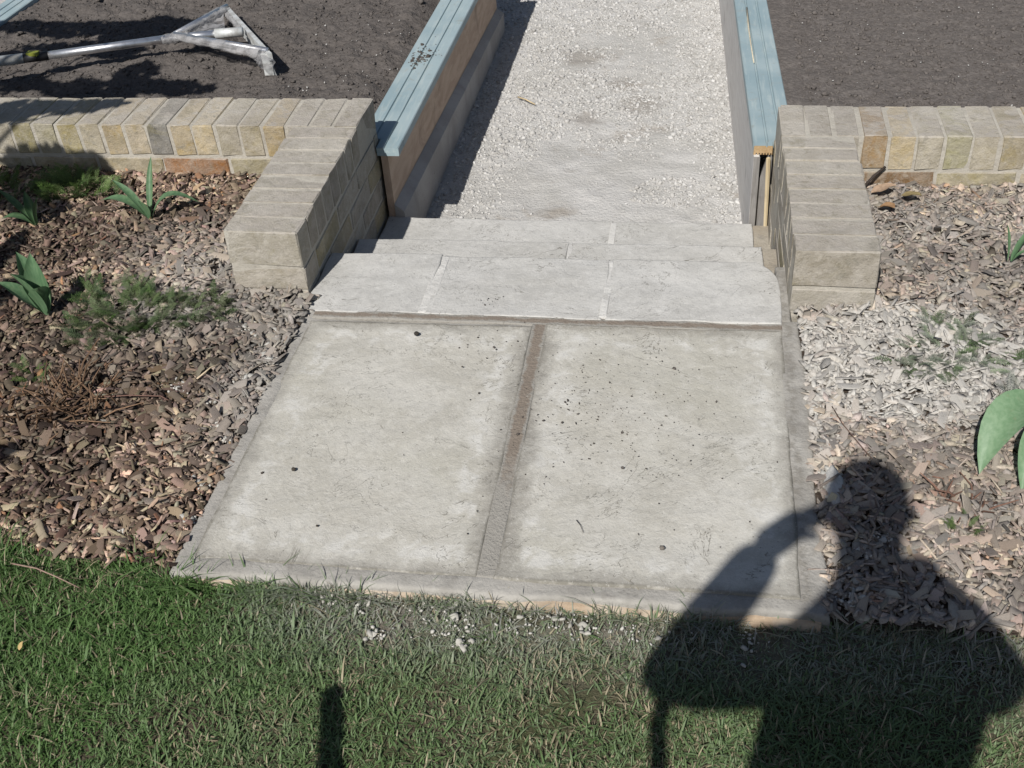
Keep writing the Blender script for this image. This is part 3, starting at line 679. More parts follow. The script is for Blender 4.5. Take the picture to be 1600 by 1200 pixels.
wr = wall(XR, 1, .1735, 3.2, 'right low brick wall with whitish brick pier beside the steps', {3: (.30, .18, .06), 4: (.50, .41, .26), 6: (.40, .38, .24), 9: (.5, .38, .2)}, {(0, 0): (.20, .115, .05)}, -.012)

# ---- timber edgings
def deck_profile(x0, x1, z1, th=.028):
    wdt = x1 - x0; g = .0045; P = [(x0, z1 - .003), (x0 + .003, z1)]
    for k in (1, 2):
        c = x0 + wdt * k / 3; P += [(c - g, z1), (c - g * .5, z1 - .0055), (c + g * .5, z1 - .0055), (c + g, z1)]
    P += [(x1 - .003, z1), (x1, z1 - .003), (x1, z1 - th)]
    nb = 9
    for k in range(nb):
        c = x1 - wdt * (k + .5) / nb; s_ = wdt / nb * .25; P += [(c + s_, z1 - th), (c + s_ * .6, z1 - th + .005), (c - s_ * .6, z1 - th + .005), (c - s_, z1 - th)]
    P.append((x0, z1 - th)); return P
def edging(name_lbl, path, wd, side, zt, ystart, wall_y, wall_x, board_spec):
    pass
ED = []
def shear_obj(o, k, y0):
    me = o.data; oy = o['_w'][1]
    for v in me.vertices: v.co.x += k * (v.co.y + oy - y0)
# left
el = empty('timber_edging', (.03, 2.8, -.36), label='left timber path edging with blue grooved cap and brown board', cat='edging')
a = Acc(); P = deck_profile(-.066, .079, .05); Pn = deck_profile(.006, .079, .05)
a.prism(P[::-1], 1, 1.843, 3.86); o = a.obj('deck_board', M['paint'], el); shear_obj(o, .011, 1.776)
a = Acc(); sn = [(.006, .05), (.030, .05), (.031, .0455), (.034, .0455), (.035, .05), (.076, .05), (.079, .047), (.079, .022), (.006, .022)]
a.prism(sn[::-1], 1, 1.776, 1.8425); a.obj('deck_board_end', M['paint'], el)
def board(parent, name, m, pts_yz, xa, xb, k=0.0):
    n = len(pts_yz); V = [(xa + k * (y - 1.776), y, z) for y, z in pts_yz] + [(xb + k * (y - 1.776), y, z) for y, z in pts_yz]
    F = [tuple(range(n))[::-1], tuple(range(n, 2 * n))] + [(i, (i + 1) % n, (i + 1) % n + n, i + n) for i in range(n)]
    return wobj(name, V, F, m, parent)
board(el, 'side_board', M['ply'], [(1.795, .0215), (1.795, -.30), (3.85, -.30), (3.85, .0215)], .012, .035, .009)
a = Acc(); a.add([(.036, 1.79, -.162), (.067, 1.79, -.19), (.067, 1.79, -.44), (.036, 1.79, -.44), (.055, 3.85, -.245), (.086, 3.85, -.27), (.086, 3.85, -.44), (.055, 3.85, -.44)],
      [(3, 2, 1, 0), (4, 5, 6, 7), (0, 1, 5, 4), (1, 2, 6, 5), (3, 0, 4, 7), (2, 3, 7, 6)][::1]); a.obj('gravel_board', M['greyboard'], el)
board(el, 'end_post', M['greyboard'], [(3.78, -.43), (3.845, -.43), (3.845, .021), (3.78, .021)], -.05, .028, .009)
# right
er = empty('timber_edging', (1.24, 2.8, -.36), label='right timber path edging with blue grooved cap and grey face', cat='edging')
a = Acc(); P = deck_profile(1.197, 1.322, .05); a.prism(P[::-1], 1, 1.843, 4.6); o = a.obj('deck_board', M['paint'], er); shear_obj(o, -.0375, 1.812)
a = Acc(); sn = [(1.197, .047), (1.2, .05), (1.233, .05), (1.2345, .0455), (1.237, .0455), (1.2385, .05), (1.2535, .05), (1.2535, .022)]
for k in range(6):
    c = 1.2495 - k * .0088; sn += [(c + .002, .022), (c + .0015, .028), (c - .0015, .028), (c - .002, .022)]
sn.append((1.197, .022)); a.prism(sn[::-1], 1, 1.8165, 1.8425); o = a.obj('deck_board_end', M['paint'], er)
a = Acc(); a.prism(sn[::-1], 1, 1.812, 1.8163); a.obj('end_grain', M['endgrain'], er)
board(er, 'side_board', M['palegrey'], [(1.80, .0215), (1.80, -.43), (4.6, -.43), (4.6, .0215)], 1.199, 1.2165, -.0375 * 1)
a = Acc(); a.prism([(1.2168, -.43), (1.2168, -.088), (1.243, .015), (1.2555, .015), (1.2555, -.43)], 1, 1.825, 1.8375); a.obj('end_plate', M['shadegrey'], er)  # end face in the darker board colour that stands in for shade
Acc().box((1.1985, 1.7960, -.43), (1.2170, 1.7990, .021)).obj('board_end_shade', M['shadegrey'], er)  # thin dark sheet added over the board end to stand in for shade
# far left of the left bed
ef = empty('timber_edging', (-1.95, 2.8, -.36), label='blue grooved timber edging along the far side of the left soil bed', cat='edging')
a = Acc(); P = deck_profile(-2.045, -1.917, .05); a.prism(P[::-1], 1, 1.86, 3.86); o = a.obj('deck_board', M['paint'], ef); shear_obj(o, .022, 2.894)
board(ef, 'side_board', M['greyboard'], [(1.86, .0215), (1.86, -.43), (3.86, -.43), (3.86, .0215)], -2.03, -2.00, .022)
# back of the left bed (seen only from the side)
eb = empty('timber_edging', (-.95, 3.86, -.36), label='timber edging closing the back of the left soil bed', cat='edging')
a = Acc(); P = deck_profile(3.864, 3.99, .05); a.prism(P, 0, -1.93, -.07); a.obj('deck_board', M['paint'], eb)
a = Acc().box((-1.93, 3.90, -.43), (.02, 3.93, .0215)); a.obj('side_board', M['greyboard'], eb)
# batten leaning on the right pier
a = Acc(); a.add([(1.236, 1.868, .004), (1.247, 1.868, .006), (1.247, 1.876, .006), (1.236, 1.876, .004)], [])
a = Acc(); a.tube([(1.2505, 1.800, -.222), (1.2475, 1.806, -.12), (1.243, 1.8075, .014)], [.0055, .006, .0065], 4)
meta(a.obj('wood_batten', M['batten']), 'pale wood batten upright in the gap beside the right pier', 'batten')

# ================================================================== OBJECTS
# ---- rake on the left soil bed
rake = empty('landscape_rake', (-.75, 2.62, .06), label='aluminium rake with film wrapped triangular head lying on the soil', cat='rake')
T1, T2 = np.array([-.900, 2.930, .090]), np.array([-.535, 2.385, .110])       # ends of the head bar
J = np.array([-.985, 2.585, .105]); Mid = T1 * .43 + T2 * .57 + np.array([-.03, .0, .012])
a = Acc(); d = (T2 - T1) / np.linalg.norm(T2 - T1); nrm = np.array([d[1], -d[0], 0]) * -1
prof = [(-.008, -.016), (.008, -.016), (.008, .010), (-.008, .010)]
V = [T1 + nrm * p[0] + np.array([0, 0, p[1]]) for p in prof] + [T2 + nrm * p[0] + np.array([0, 0, p[1]]) for p in prof]
a.add(V, [(3, 2, 1, 0), (4, 5, 6, 7), (0, 1, 5, 4), (1, 2, 6, 5), (2, 3, 7, 6), (3, 0, 4, 7)]); a.obj('head_bar', M['alu_dull'], rake)
for k in range(19):
    p = T1 + (T2 - T1) * (k + .3) / 18.6
    Acc().tube([p + (0, 0, -.016), p + nrm * .004 + (0, 0, -.055), p + nrm * .012 + (0, 0, -.085)], [.0045, .004, .003], 5).obj('tooth', M['alu_dull'], rake)
a = Acc(); p = T2 - d * .012
a.box((p[0] - .03, p[1] - .006, p[2] - .075), (p[0] + .006, p[1] + .004, p[2] + .006)); a.obj('end_plate', M['alu_dull'], rake)
Acc().tube([J + (-.02, -.006, .0), Mid * .62 + J * .38], .0155, 14).obj('handle_socket', M['alu'], rake, smooth=True)
Acc().tube([Mid * .6 + J * .4 + (0, 0, .002), Mid], .0185, 14).obj('socket_sleeve', M['alu_dull'], rake, smooth=True)
S0 = np.array([-1.42, 2.375, .118]); S1 = np.array([-2.20, 2.005, .16])
Acc().tube([J, J * .5 + S0 * .5, S0], .0155, 14).obj('shaft', M['alu'], rake, smooth=True)
Acc().tube([S0 + (.01, .005, 0), S0 + (-.075, -.034, .004)], .0175, 14).obj('lock_collar', M['blackplastic'], rake, smooth=True)
Acc().box((S0[0] - .055, S0[1] - .034, S0[2] + .012), (S0[0] - .012, S0[1] - .008, S0[2] + .024)).obj('lock_lever', M['lime'], rake)
Acc().tube([S0 + (-.07, -.032, .004), S1], .019, 14).obj('shaft_extension', M['alu_dull'], rake, smooth=True)
for p in (T1, T2 - d * .03):
    Acc().tube([J + (.0, 0, .012), p + (0, 0, .012)], [.012, .012], 10).obj('brace', M['alu'], rake, smooth=True)
def film(c0, c1, r0, r1, seed, part='film_wrap', seg=16, n=14):
    V = []; F = []; rr = np.random.default_rng(seed); c0 = np.array(c0); c1 = np.array(c1); t = (c1 - c0) / np.linalg.norm(c1 - c0)
    s_ = np.cross(t, (0, 0, 1)); s_ /= np.linalg.norm(s_); u = np.cross(s_, t)
    for i in range(seg + 1):
        f_ = i / seg; c = c0 + (c1 - c0) * f_; R_ = r0 + (r1 - r0) * f_
        for k in range(n):
            th = 2 * math.pi * k / n; q_ = R_ * (1 + rr.uniform(-.2, .2)); V.append(c + s_ * math.cos(th) * q_ + u * math.sin(th) * q_ * .62)
    for i in range(seg):
        for k in range(n): F.append((i * n + k, i * n + (k + 1) % n, (i + 1) * n + (k + 1) % n, (i + 1) * n + k))
    return wobj(part, V, F, M['film'], rake, smooth=True)
film(J + (.0, 0, .008), T1 + (-.005, -.02, .006), .018, .030, 1); film(J + (.0, 0, .008), T2 + (-.035, .02, .004), .020, .032, 2)
film(J + (-.045, -.02, .0), J + (.055, .01, .006), .024, .034, 3); film(T2 - d * .06 + (-.02, -.01, -.006), T2 + (-.005, -.03, -.018), .030, .028, 4, seg=8)
film(T1 + (.012, -.03, -.004), T1 + d * .28 + (-.015, 0, -.004), .020, .014, 5, seg=12)
# sheet of film between shaft and upper brace
V = []; F = []; nn = 12; rr = np.random.default_rng(9)
for i in range(nn):
    for k in range(nn):
        s_ = i / (nn - 1); t_ = k / (nn - 1); A_ = J + (T1 - J) * (.12 + .8 * t_); B_ = J + (Mid - J) * (.12 + .62 * t_)
        V.append(A_ + (B_ - A_) * s_ + (0, 0, .008 + rr.normal(0, .004) - .014 * math.sin(s_ * 3.1)))
for i in range(nn - 1):
    for k in range(nn - 1): F.append((i * nn + k, i * nn + k + 1, (i + 1) * nn + k + 1, (i + 1) * nn + k))
wobj('film_sheet', V, F, M['film'], rake, smooth=True)

# ---- tulip-like plants
def leaf_mesh(base, tip, width, bow, fold=.25, side=(0, 0, 0), n=10, taper=(.25, .45), droop=0.0, curl=0.0):
    base = np.array(base, float); tip = np.array(tip, float); ax = tip - base; L = np.linalg.norm(ax)
    out = np.array(side, float) if any(side) else np.cross(ax, (0, 0, 1.)); out /= np.linalg.norm(out) + 1e-9
    up = np.cross(ax / L, out); V = []; F = []; m_ = 5
    for i in range(n + 1):
        t = i / n; c = base + ax * t + up * bow * math.sin(math.pi * t) * L - np.array([0, 0, 1]) * droop * L * t * t
        w_ = width * min(1, (t / taper[1]) ** .55 * .85 + .15 if t < taper[1] else 1) * (1 - max(0, (t - taper[1]) / (1 - taper[1])) ** 2.2)
        for k in range(m_):
            s_ = (k / (m_ - 1) - .5) * 2
            V.append(c + out * s_ * w_ * .5 + up * (abs(s_) ** 1.6) * w_ * fold + up * curl * w_ * math.sin(t * 7 + s_) * s_)
    for i in range(n):
        for k in range(m_ - 1): F.append((i * m_ + k, i * m_ + k + 1, (i + 1) * m_ + k + 1, (i + 1) * m_ + k))
    return V, F
def tulip(loc, label, leaves, mat, stem=None):
    e = empty('tulip_plant', loc, label=label, cat='plant'); loc = np.array(loc)
    for (tx, ty, tz, w_, bow, fold, dr) in leaves:
        d_ = np.array([tx, ty, 0.]); hd = d_ / (np.linalg.norm(d_) + 1e-6); side = np.array([-hd[1], hd[0], 0]); b0 = loc + hd * .006 + (0, 0, .0)
        V, F = leaf_mesh(b0, loc + (tx, ty, tz), w_, bow, fold, side, droop=dr, curl=.06); wobj('leaf', V, F, mat, e, smooth=True)
    if stem: Acc().tube([loc + (0, 0, -.01), loc + (0, 0, stem)], [.005, .004], 7).obj('stem', M['batten'], e, smooth=True)
    return e
tulip((-.589, 1.336, .032), 'spreading tulip plant with four dark green leaves below the left wall',
      [(-.115, .05, .10, .026, .10, .2, 0), (.005, .10, .155, .022, .02, .3, 0), (-.155, .02, .045, .034, .22, .15, .0), (.150, .045, .03, .036, .35, .15, .0), (-.012, -.02, .07, .028, .05, .4, 0)], M['tulip'], .05)
tulip((-.925, 1.275, .035), 'shaded dark tulip plant close to the left photo edge',
      [(-.10, .02, .11, .026, .05, .3, 0), (-.02, .03, .10, .030, .02, .4, 0), (.03, .01, .09, .03, .04, .35, 0), (-.10, -.01, .025, .03, .2, .2, 0)], M['tulip_shaded'])
tulip((-.675, .838, .022), 'tall broad leaved tulip plant upright beside the feathery patch',
      [(-.045, .03, .175, .062, .03, .3, 0), (-.105, -.01, .105, .050, .05, .25, 0), (-.04, -.03, .145, .050, .04, .45, 0), (.025, -.03, .105, .060, .10, .3, 0), (-.01, .035, .17, .06, .04, .3, 0)], M['tulip'])
tulip((1.832, 1.205, .03), 'small young shoot with two narrow leaves in the right mulch',
      [(-.02, .02, .10, .012, .03, .3, 0), (.045, .02, .095, .02, .05, .25, 0), (.06, .01, .03, .012, .2, .2, 0)], M['tulip'])
def path_leaf(P, width, cup, m, parent, n=14, mm=7, peak=.5):
    P = [np.array(p, float) for p in P]; V = []; F = []
    for i in range(n + 1):
        t = i / n; a, b, c, d = P; q_ = (1 - t) ** 3 * a + 3 * t * (1 - t) ** 2 * b + 3 * t * t * (1 - t) * c + t ** 3 * d
        tg = 3 * (1 - t) ** 2 * (b - a) + 6 * t * (1 - t) * (c - b) + 3 * t * t * (d - c); tg /= np.linalg.norm(tg)
        sd_ = np.cross(tg, (0, 0, 1.)); sd_ /= np.linalg.norm(sd_); up = np.cross(sd_, tg)
        w_ = width * (max(.22, math.sin(math.pi * min(1, t / peak) / 2)) if t < peak else max(0, 1 - ((t - peak) / (1 - peak)) ** 2.4))
        for k in range(mm):
            s_ = (k / (mm - 1) - .5) * 2; V.append(q_ + sd_ * s_ * w_ * .5 + up * (abs(s_) ** 2 * w_ * cup + .03 * w_ * math.sin(t * 9 + 2 * s_)))
    for i in range(n):
        for k in range(mm - 1): F.append((i * mm + k, i * mm + k + 1, (i + 1) * mm + k + 1, (i + 1) * mm + k))
    return wobj('leaf', V, F, m, parent, smooth=True)
te = empty('tulip_plant', (1.80, .49, .005), label='large pale tulip leaves flopping over at the right photo edge', cat='plant')
path_leaf([(1.80, .49, .0), (1.77, .50, .16), (1.66, .50, .16), (1.622, .385, .022)], .092, .16, M['tulip_pale'], te, peak=.5)
path_leaf([(1.80, .48, .0), (1.775, .455, .13), (1.715, .44, .12), (1.700, .352, .008)], .062, .22, M['tulip_pale'], te)
path_leaf([(1.81, .50, .0), (1.83, .53, .12), (1.86, .56, .17), (1.93, .58, .15)], .08, .15, M['tulip_pale'], te)

# ---- feathery (fern-leaved) patches
def frond(L, npin, r, curve):
    V = []; F = []
    for i in range(npin):
        t = (i + .5) / npin; c = np.array([L * t, 0, curve * L * math.sin(t * 2.6)]); w_ = L * .22 * math.sin(math.pi * min(1, .15 + t * .85)) ** .8 * (1.05 - .5 * t)
        for s_ in (-1, 1):
            for q_ in range(2):
                tip = c + np.array([w_ * (.35 + .25 * q_), s_ * w_ * (1 - .35 * q_), (r.uniform(-.2, .5)) * w_]); wd = L * .012
                k = len(V); V += [c + (-wd, 0, 0), c + (wd, 0, 0), tip + (wd, 0, 0), tip + (-wd * .2, s_ * wd, 0)]; F.append((k, k + 1, k + 2)); F.append((k, k + 2, k + 3))
    k = len(V); V += [(0, -.0011, 0), (0, .0011, 0), (L, .0003, curve * L * math.sin(2.6)), (L, -.0003, curve * L * math.sin(2.6))]; F += [(k, k + 1, k + 2), (k, k + 2, k + 3)]
    V[-4] = (0, -.001, 0)
    return np.array([np.array(v, float) for v in V]), np.array(F)
rf_ = np.random.default_rng(77)
FROND = [frond(1.0, 15, rf_, rf_.uniform(.05, .3)) for _ in range(6)]
def feathery(label, cx, cy, rx, ry, n, seed, cols, size=(.045, .09), dust=0.0, rise=.35):
    r = np.random.default_rng(seed); a_ = r.uniform(0, 2 * math.pi, n); q_ = np.sqrt(r.uniform(0, 1, n)) * (1 + .35 * np.sin(3 * a_ + seed))
    x = cx + rx * q_ * np.cos(a_); y = cy + ry * q_ * np.sin(a_); z = mulch_z(x, y) + .008
    hd = a_ + r.normal(0, .9, n); el_ = np.clip(r.normal(rise, .25, n), -.05, 1.1)
    R = np.zeros((n, 3, 3)); R[:, :, 0] = np.stack([np.cos(hd) * np.cos(el_), np.sin(hd) * np.cos(el_), np.sin(el_)], 1)
    sd_ = np.stack([-np.sin(hd), np.cos(hd), r.normal(0, .35, n)], 1); sd_ -= (sd_ * R[:, :, 0]).sum(1, keepdims=True) * R[:, :, 0]; sd_ /= np.linalg.norm(sd_, axis=1, keepdims=True)
    R[:, :, 1] = sd_; R[:, :, 2] = np.cross(R[:, :, 0], sd_)
    s_ = r.uniform(*size, n)[:, None] * np.ones((1, 3)); pick = r.integers(0, 6, n)
    V, F, own = scatter(FROND, np.stack([x, y, z], 1), R, s_, pick)
    cols = np.array(cols); t_ = cols[r.integers(0, len(cols), n)] * r.uniform(.75, 1.25, (n, 1)); dd = np.clip(r.uniform(0, 1.6, (n, 1)) * dust, 0, .85); t_ = t_ * (1 - dd) + np.array([.40, .41, .38]) * dd
    e = empty('yarrow_plant', (cx, cy, float(mulch_z(cx, cy))), label=label, cat='plant')
    o = wobj('foliage', V, F, M['leafy'], e, (cx, cy, float(mulch_z(cx, cy))), tint=t_[own]); o['kind'] = 'stuff'; return e
GR = [(.055, .105, .028), (.075, .13, .036), (.095, .14, .045), (.10, .12, .055), (.07, .09, .035)]
BR = [(.09, .16, .035), (.12, .19, .05), (.07, .13, .035)]
feathery('wide feathery grey green patch in the left mulch beside the tall tulip', -.44, .865, .19, .125, 340, 1, GR, (.035, .068), .08, .3)
feathery('bright green feathery clump close below the left wall, half in shade', -.90, 1.50, .11, .07, 130, 2, BR, (.045, .085), .05, .6)
feathery('thin feathery sprigs straggling in front of the left wall', -1.15, 1.45, .14, .10, 50, 12, BR, (.04, .07), 0, .5)
feathery('dust whitened feathery patch in the right mulch bed', 1.64, .835, .12, .10, 95, 3, [(.10, .17, .06), (.13, .20, .08), (.11, .15, .07)], (.035, .065), .45, .15)
feathery('tiny green feathery sprout at the foot of dead stems on the right', 1.567, .245, .028, .022, 14, 4, BR, (.02, .035), .05, .6)
feathery('little green weed tuft at the left photo edge of the mulch', -.60, .60, .04, .04, 22, 5, BR, (.025, .05), .05, .5)
feathery('single grey green sprigs beside the right tulip leaves', 1.77, .65, .06, .05, 14, 6, GR, (.04, .07), .45)

# ---- dead stems
def dead_stems(label, cx, cy, n, spread, h, seed, col):
    r = np.random.default_rng(seed); e = empty('dead_perennial', (cx, cy, float(mulch_z(cx, cy))), label=label, cat='plant')
    for k in range(n):
        x, y = cx + r.normal(0, spread), cy + r.normal(0, spread); z = float(mulch_z(x, y)); t = r.normal(0, .6, 2) * h
        hh = h * r.uniform(.35, 1); m_ = np.array([x + t[0] * .5 + r.normal(0, .006), y + t[1] * .5, z + hh * .6])
        o = Acc().tube([(x, y, z - .005), m_, (x + t[0], y + t[1], z + hh)], [.0028, .0022, .0012], 5).obj('stem', M['stalk'], e)
        c = np.array(col) * r.uniform(.6, 1.5); o.color = (*map(float, c), 1)
    return e
dead_stems('dead reddish brown stems in the left mulch bed', -.46, .49, 80, .055, .085, 8, (.15, .095, .06))
dead_stems('dead cut brown stumps in front of the right tulip leaves', 1.585, .335, 13, .03, .06, 9, (.17, .10, .075))

# ---- twigs, leaves, odd bits
def twig(name, label, cat, pts, r0, r1, col):
    n = len(pts); o = Acc().tube(pts, list(np.linspace(r0, r1, n)), 6).obj(name, M['stalk'], None, smooth=True); o.color = (*col, 1); return meta(o, label, cat)
lz = lambda x, y: float(lawn_z(np.array(x), np.array(y)))
twig('twig', 'pinkish bare twig lying across the grass at the left', 'twig', [(-.335, -.015, .0), (-.27, -.03, .008), (-.22, -.045, .004), (-.165, -.062, -.004)], .0019, .0011, (.30, .21, .17))
twig('twig', 'thin dark twig lying on mulch beside the shadowed slab corner', 'twig', [(1.345, .60, .012), (1.362, .53, .02), (1.40, .45, .018), (1.425, .41, .012)], .0014, .0009, (.14, .09, .07))
twig('twig', 'long thin brown twig lying flat on the left mulch', 'twig', [(-.36, .505, .022), (-.30, .51, .026), (-.22, .515, .024), (-.185, .50, .018)], .0020, .0012, (.17, .10, .08))
twig('twig', 'pale straw twig on mulch close to the left slab edge', 'twig', [(-.165, .60, .012), (-.14, .635, .022), (-.12, .665, .016)], .0022, .0014, (.55, .45, .32))
twig('stick', 'dark stick leaning against the foot of the right wall', 'stick', [(1.502, 1.585, .035), (1.53, 1.605, .062), (1.562, 1.624, .082)], .0045, .004, (.05, .04, .035))
twig('straw', 'pale straw lying on gravel in the left edging shadow', 'straw', [(.262, 3.06, -.345), (.30, 3.03, -.343), (.345, 2.99, -.347)], .0032, .0022, (.60, .48, .30))
twig('twig', 'thin brown twig on gravel just beyond the bottom step', 'twig', [(.93, 1.925, -.343), (.97, 1.905, -.342), (1.03, 1.865, -.345), (1.07, 1.84, -.349)], .0018, .0013, (.18, .12, .10))
twig('straw', 'long pale straw lying along the right blue cap', 'straw', [(1.195, 3.00, .0525), (1.1975, 2.80, .0528), (1.2035, 2.62, .0525), (1.21, 2.46, .0525)], .0034, .0020, (.62, .55, .42))
twig('twig', 'short thin dark twig lying on the front right slab', 'twig', [(.808, .20, .007), (.818, .185, .0075), (.826, .165, .007)], .0008, .0005, (.09, .08, .07))
def dry_leaf(label, c, L, w_, hd, col, lift=.02):
    c = np.array(c); t = np.array([math.cos(hd), math.sin(hd), 0]); V, F = leaf_mesh(c, c + t * L + (0, 0, lift), w_, .06, .16, (-t[1], t[0], 0), 6, (.2, .4), 0, .1)
    o = wobj('dry_leaf', V, F, M['stalk'], None, smooth=True); o.color = (*col, 1); return meta(o, label, 'leaf')
dry_leaf('curled orange brown leaf on mulch, nearer the right pier', (1.535, 1.47, .038), .055, .045, -.9, (.36, .22, .12))
dry_leaf('flat tan leaf beside the right wall foot, above the orange one', (1.52, 1.545, .04), .07, .04, .15, (.36, .26, .185))
dry_leaf('olive brown leaf next to the tan one on the right mulch', (1.60, 1.53, .04), .06, .035, -.6, (.25, .20, .10))
dry_leaf('small yellow leaf standing in the grass at the left', (-.222, -.213, -.018), .015, .010, 1.3, (.42, .31, .14), .010)
dry_leaf('tan dry leaf on mulch behind the left tulip', (-.50, 1.47, .05), .045, .03, .4, (.42, .30, .19))

def crumbs(pts, rad, col, label, name='soil_crumb', cat='crumb', group=None):
    datas = [mesh_data(name, v, f, M['crumb']) for v, f in ROCK[:4]]
    for i, (p, s_) in enumerate(zip(pts, rad)):
        o = bpy.data.objects.new(name, datas[i % 4]); COL.objects.link(o); o.location = p; o.scale = (s_, s_ * .9, s_ * .7); o.rotation_euler = (.2, .1, i * 1.7); o.color = (*col, 1); meta(o, label, cat, group)
crumbs([(.339, .824, .010)], [.0075], (.05, .045, .04), 'largest dark soil crumb at the top of the left slab')
crumbs([(.173, .303, .008)], [.0055], (.07, .06, .05), 'dark soil crumb at the left middle of the left slab')
crumbs([(.985, .135, .008)], [.006], (.19, .17, .15), 'round grey pebble near the front of the right slab', 'pebble', 'pebble')
crumbs([(.274, .139, .006)], [.003], (.06, .05, .04), 'tiny dark crumb near the front of the left slab')
r = np.random.default_rng(88)
x = np.concatenate([r.normal(.80, .10, 240), r.normal(.98, .09, 120), r.normal(.52, .05, 40), r.uniform(.08, 1.2, 45), r.normal(.50, .03, 22)])
y = np.concatenate([r.normal(.56, .13, 240), r.normal(.52, .12, 120), r.normal(.80, .05, 40), r.uniform(.07, .86, 45), r.normal(1.0, .018, 22)])
ok = (x > .06) & (x < 1.23) & (y > .06) & (y < 1.1); x, y = x[ok], y[ok]
o = pebbles('soil_crumbs', x, y, np.full(len(x), .0035), np.clip(r.lognormal(math.log(.0026), .45, len(x)), .0012, .009), M['clod'], None, 89, .7); meta(o, 'dark soil specks sprinkled over the right slab and beside the joint', 'crumbs')
x = r.normal(-.005, .028, 130); y = r.normal(2.53, .05, 130); ok = (x > -.05) & (x < .08)
o = pebbles('soil_crumbs', x[ok], y[ok], np.full(ok.sum(), .049), np.clip(r.lognormal(math.log(.007), .5, ok.sum()), .003, .02), M['clod'], None, 90, .6); meta(o, 'soil spilt across the left blue cap', 'crumbs')
# mortar crumbs fallen beside the slabs
cl = [(.60, -.075, 9, .035), (.40, -.03, 7, .03), (.33, -.018, 6, .03), (.46, -.10, 6, .02), (.62, -.11, 4, .015), (.80, -.035, 7, .03), (.86, -.05, 6, .03), (1.0, -.06, 5, .03), (.72, -.06, 5, .03), (1.15, -.05, 5, .03), (.93, -.05, 4, .02), (.55, -.05, 4, .04)]
JAG = rocks(8, .5, 900)
def crumb_patches(cl, zf, lim, label, group, col, keep, seed, med):
    r = np.random.default_rng(seed); P = []; S_ = []
    for cx, cy, n, s_ in cl:
        for k in range(n * 5):
            x, y = lim(cx + r.normal(0, s_ * .7), cy + r.normal(0, s_ * .55)); P.append((x, y, zf(x, y))); S_.append(float(np.clip(r.lognormal(math.log(med), .6), .0012, .011)))
    P = np.array(P); S_ = np.array(S_); od = np.argsort(-S_); big = od[:keep]; rest = od[keep:]
    datas = [mesh_data('mortar_crumb', v, f, M['crumb']) for v, f in JAG[:5]]
    for i in big:
        o = bpy.data.objects.new('mortar_crumb', datas[i % 5]); COL.objects.link(o); o.location = P[i]; o.scale = (S_[i], S_[i] * .8, S_[i] * .6); o.rotation_euler = (r.normal(0, .5), r.normal(0, .5), r.uniform(0, 6)); q_ = r.uniform(.8, 1.05); o.color = (*[c * q_ for c in col], 1); meta(o, label, 'crumb', group)
    o = pebbles('mortar_grit', P[rest, 0], P[rest, 1], P[rest, 2] - S_[rest] * .5, S_[rest] * 1.7, M['grit'], None, seed + 1, .65); meta(o, 'fine mortar grit ' + label.split('crumb ')[1], 'grit')
M['grit'] = m_flat('mortar_grit', (.50, .485, .45), .95, .1, 0, (.42, .405, .37), 90)
crumb_patches(cl, lambda x, y: lz(x, y) + .010, lambda x, y: (x, min(y, -.016)), 'white mortar crumb fallen in the grass in front of the slabs', 'mortar crumbs in the grass', (.50, .485, .44), 28, 201, .0028)
ml = lambda x, y: float(mulch_z(x, y)) + .009
crumb_patches([(-.05, .80, 12, .03), (-.10, .82, 8, .02), (-.20, .57, 10, .02), (-.16, .46, 4, .012), (-.10, .53, 6, .014), (-.03, .62, 8, .02), (-.055, .45, 3, .01), (-.03, .25, 8, .02), (-.01, .14, 8, .012), (-.14, .10, 2, .01), (-.01, .4, 8, .015), (-.01, .7, 12, .02)], ml, lambda x, y: (min(x, .004), max(y, .06)),
              'white mortar crumb lying on the mulch left of the slabs', 'mortar crumbs on the left mulch', (.47, .46, .43), 26, 203, .0032)
crumb_patches([(1.325, .38, 22, .014), (1.33, .33, 20, .014), (1.315, .45, 12, .01), (1.35, .10, 6, .02), (1.36, .16, 6, .025), (1.42, .2, 3, .02), (1.33, .05, 8, .02), (1.31, .6, 16, .012), (1.315, .75, 18, .014), (1.31, .88, 14, .012)], ml, lambda x, y: (max(x, 1.302), max(y, .03)),
              'white mortar crumb lying on the mulch right of the slabs', 'mortar crumbs on the right mulch', (.45, .44, .41), 26, 205, .0034)

sp = Acc(); rr = np.random.default_rng(31); V = [(1.331, .35, .020)]; F = []
for rg, (sx_, hz) in enumerate(((.55, .018), (1.0, .004), (1.08, -.012))):
    for k in range(18):
        th = 2 * math.pi * k / 18; q_ = sx_ * (1 + rr.uniform(-.16, .16)); V.append((1.331 + .021 * q_ * math.cos(th), .35 + .062 * q_ * math.sin(th), hz + rr.uniform(-.002, .002)))
for k in range(18): F.append((0, 1 + k, 1 + (k + 1) % 18))
for rg in range(2):
    for k in range(18): a_ = 1 + rg * 18; F.append((a_ + k, a_ + 18 + k, a_ + 18 + (k + 1) % 18, a_ + (k + 1) % 18))
meta(wobj('mortar_lump', V, F, M['joint_dry'], None, smooth=True), 'flat pale lump of spilt mortar on mulch touching the right slab edge', 'mortar')

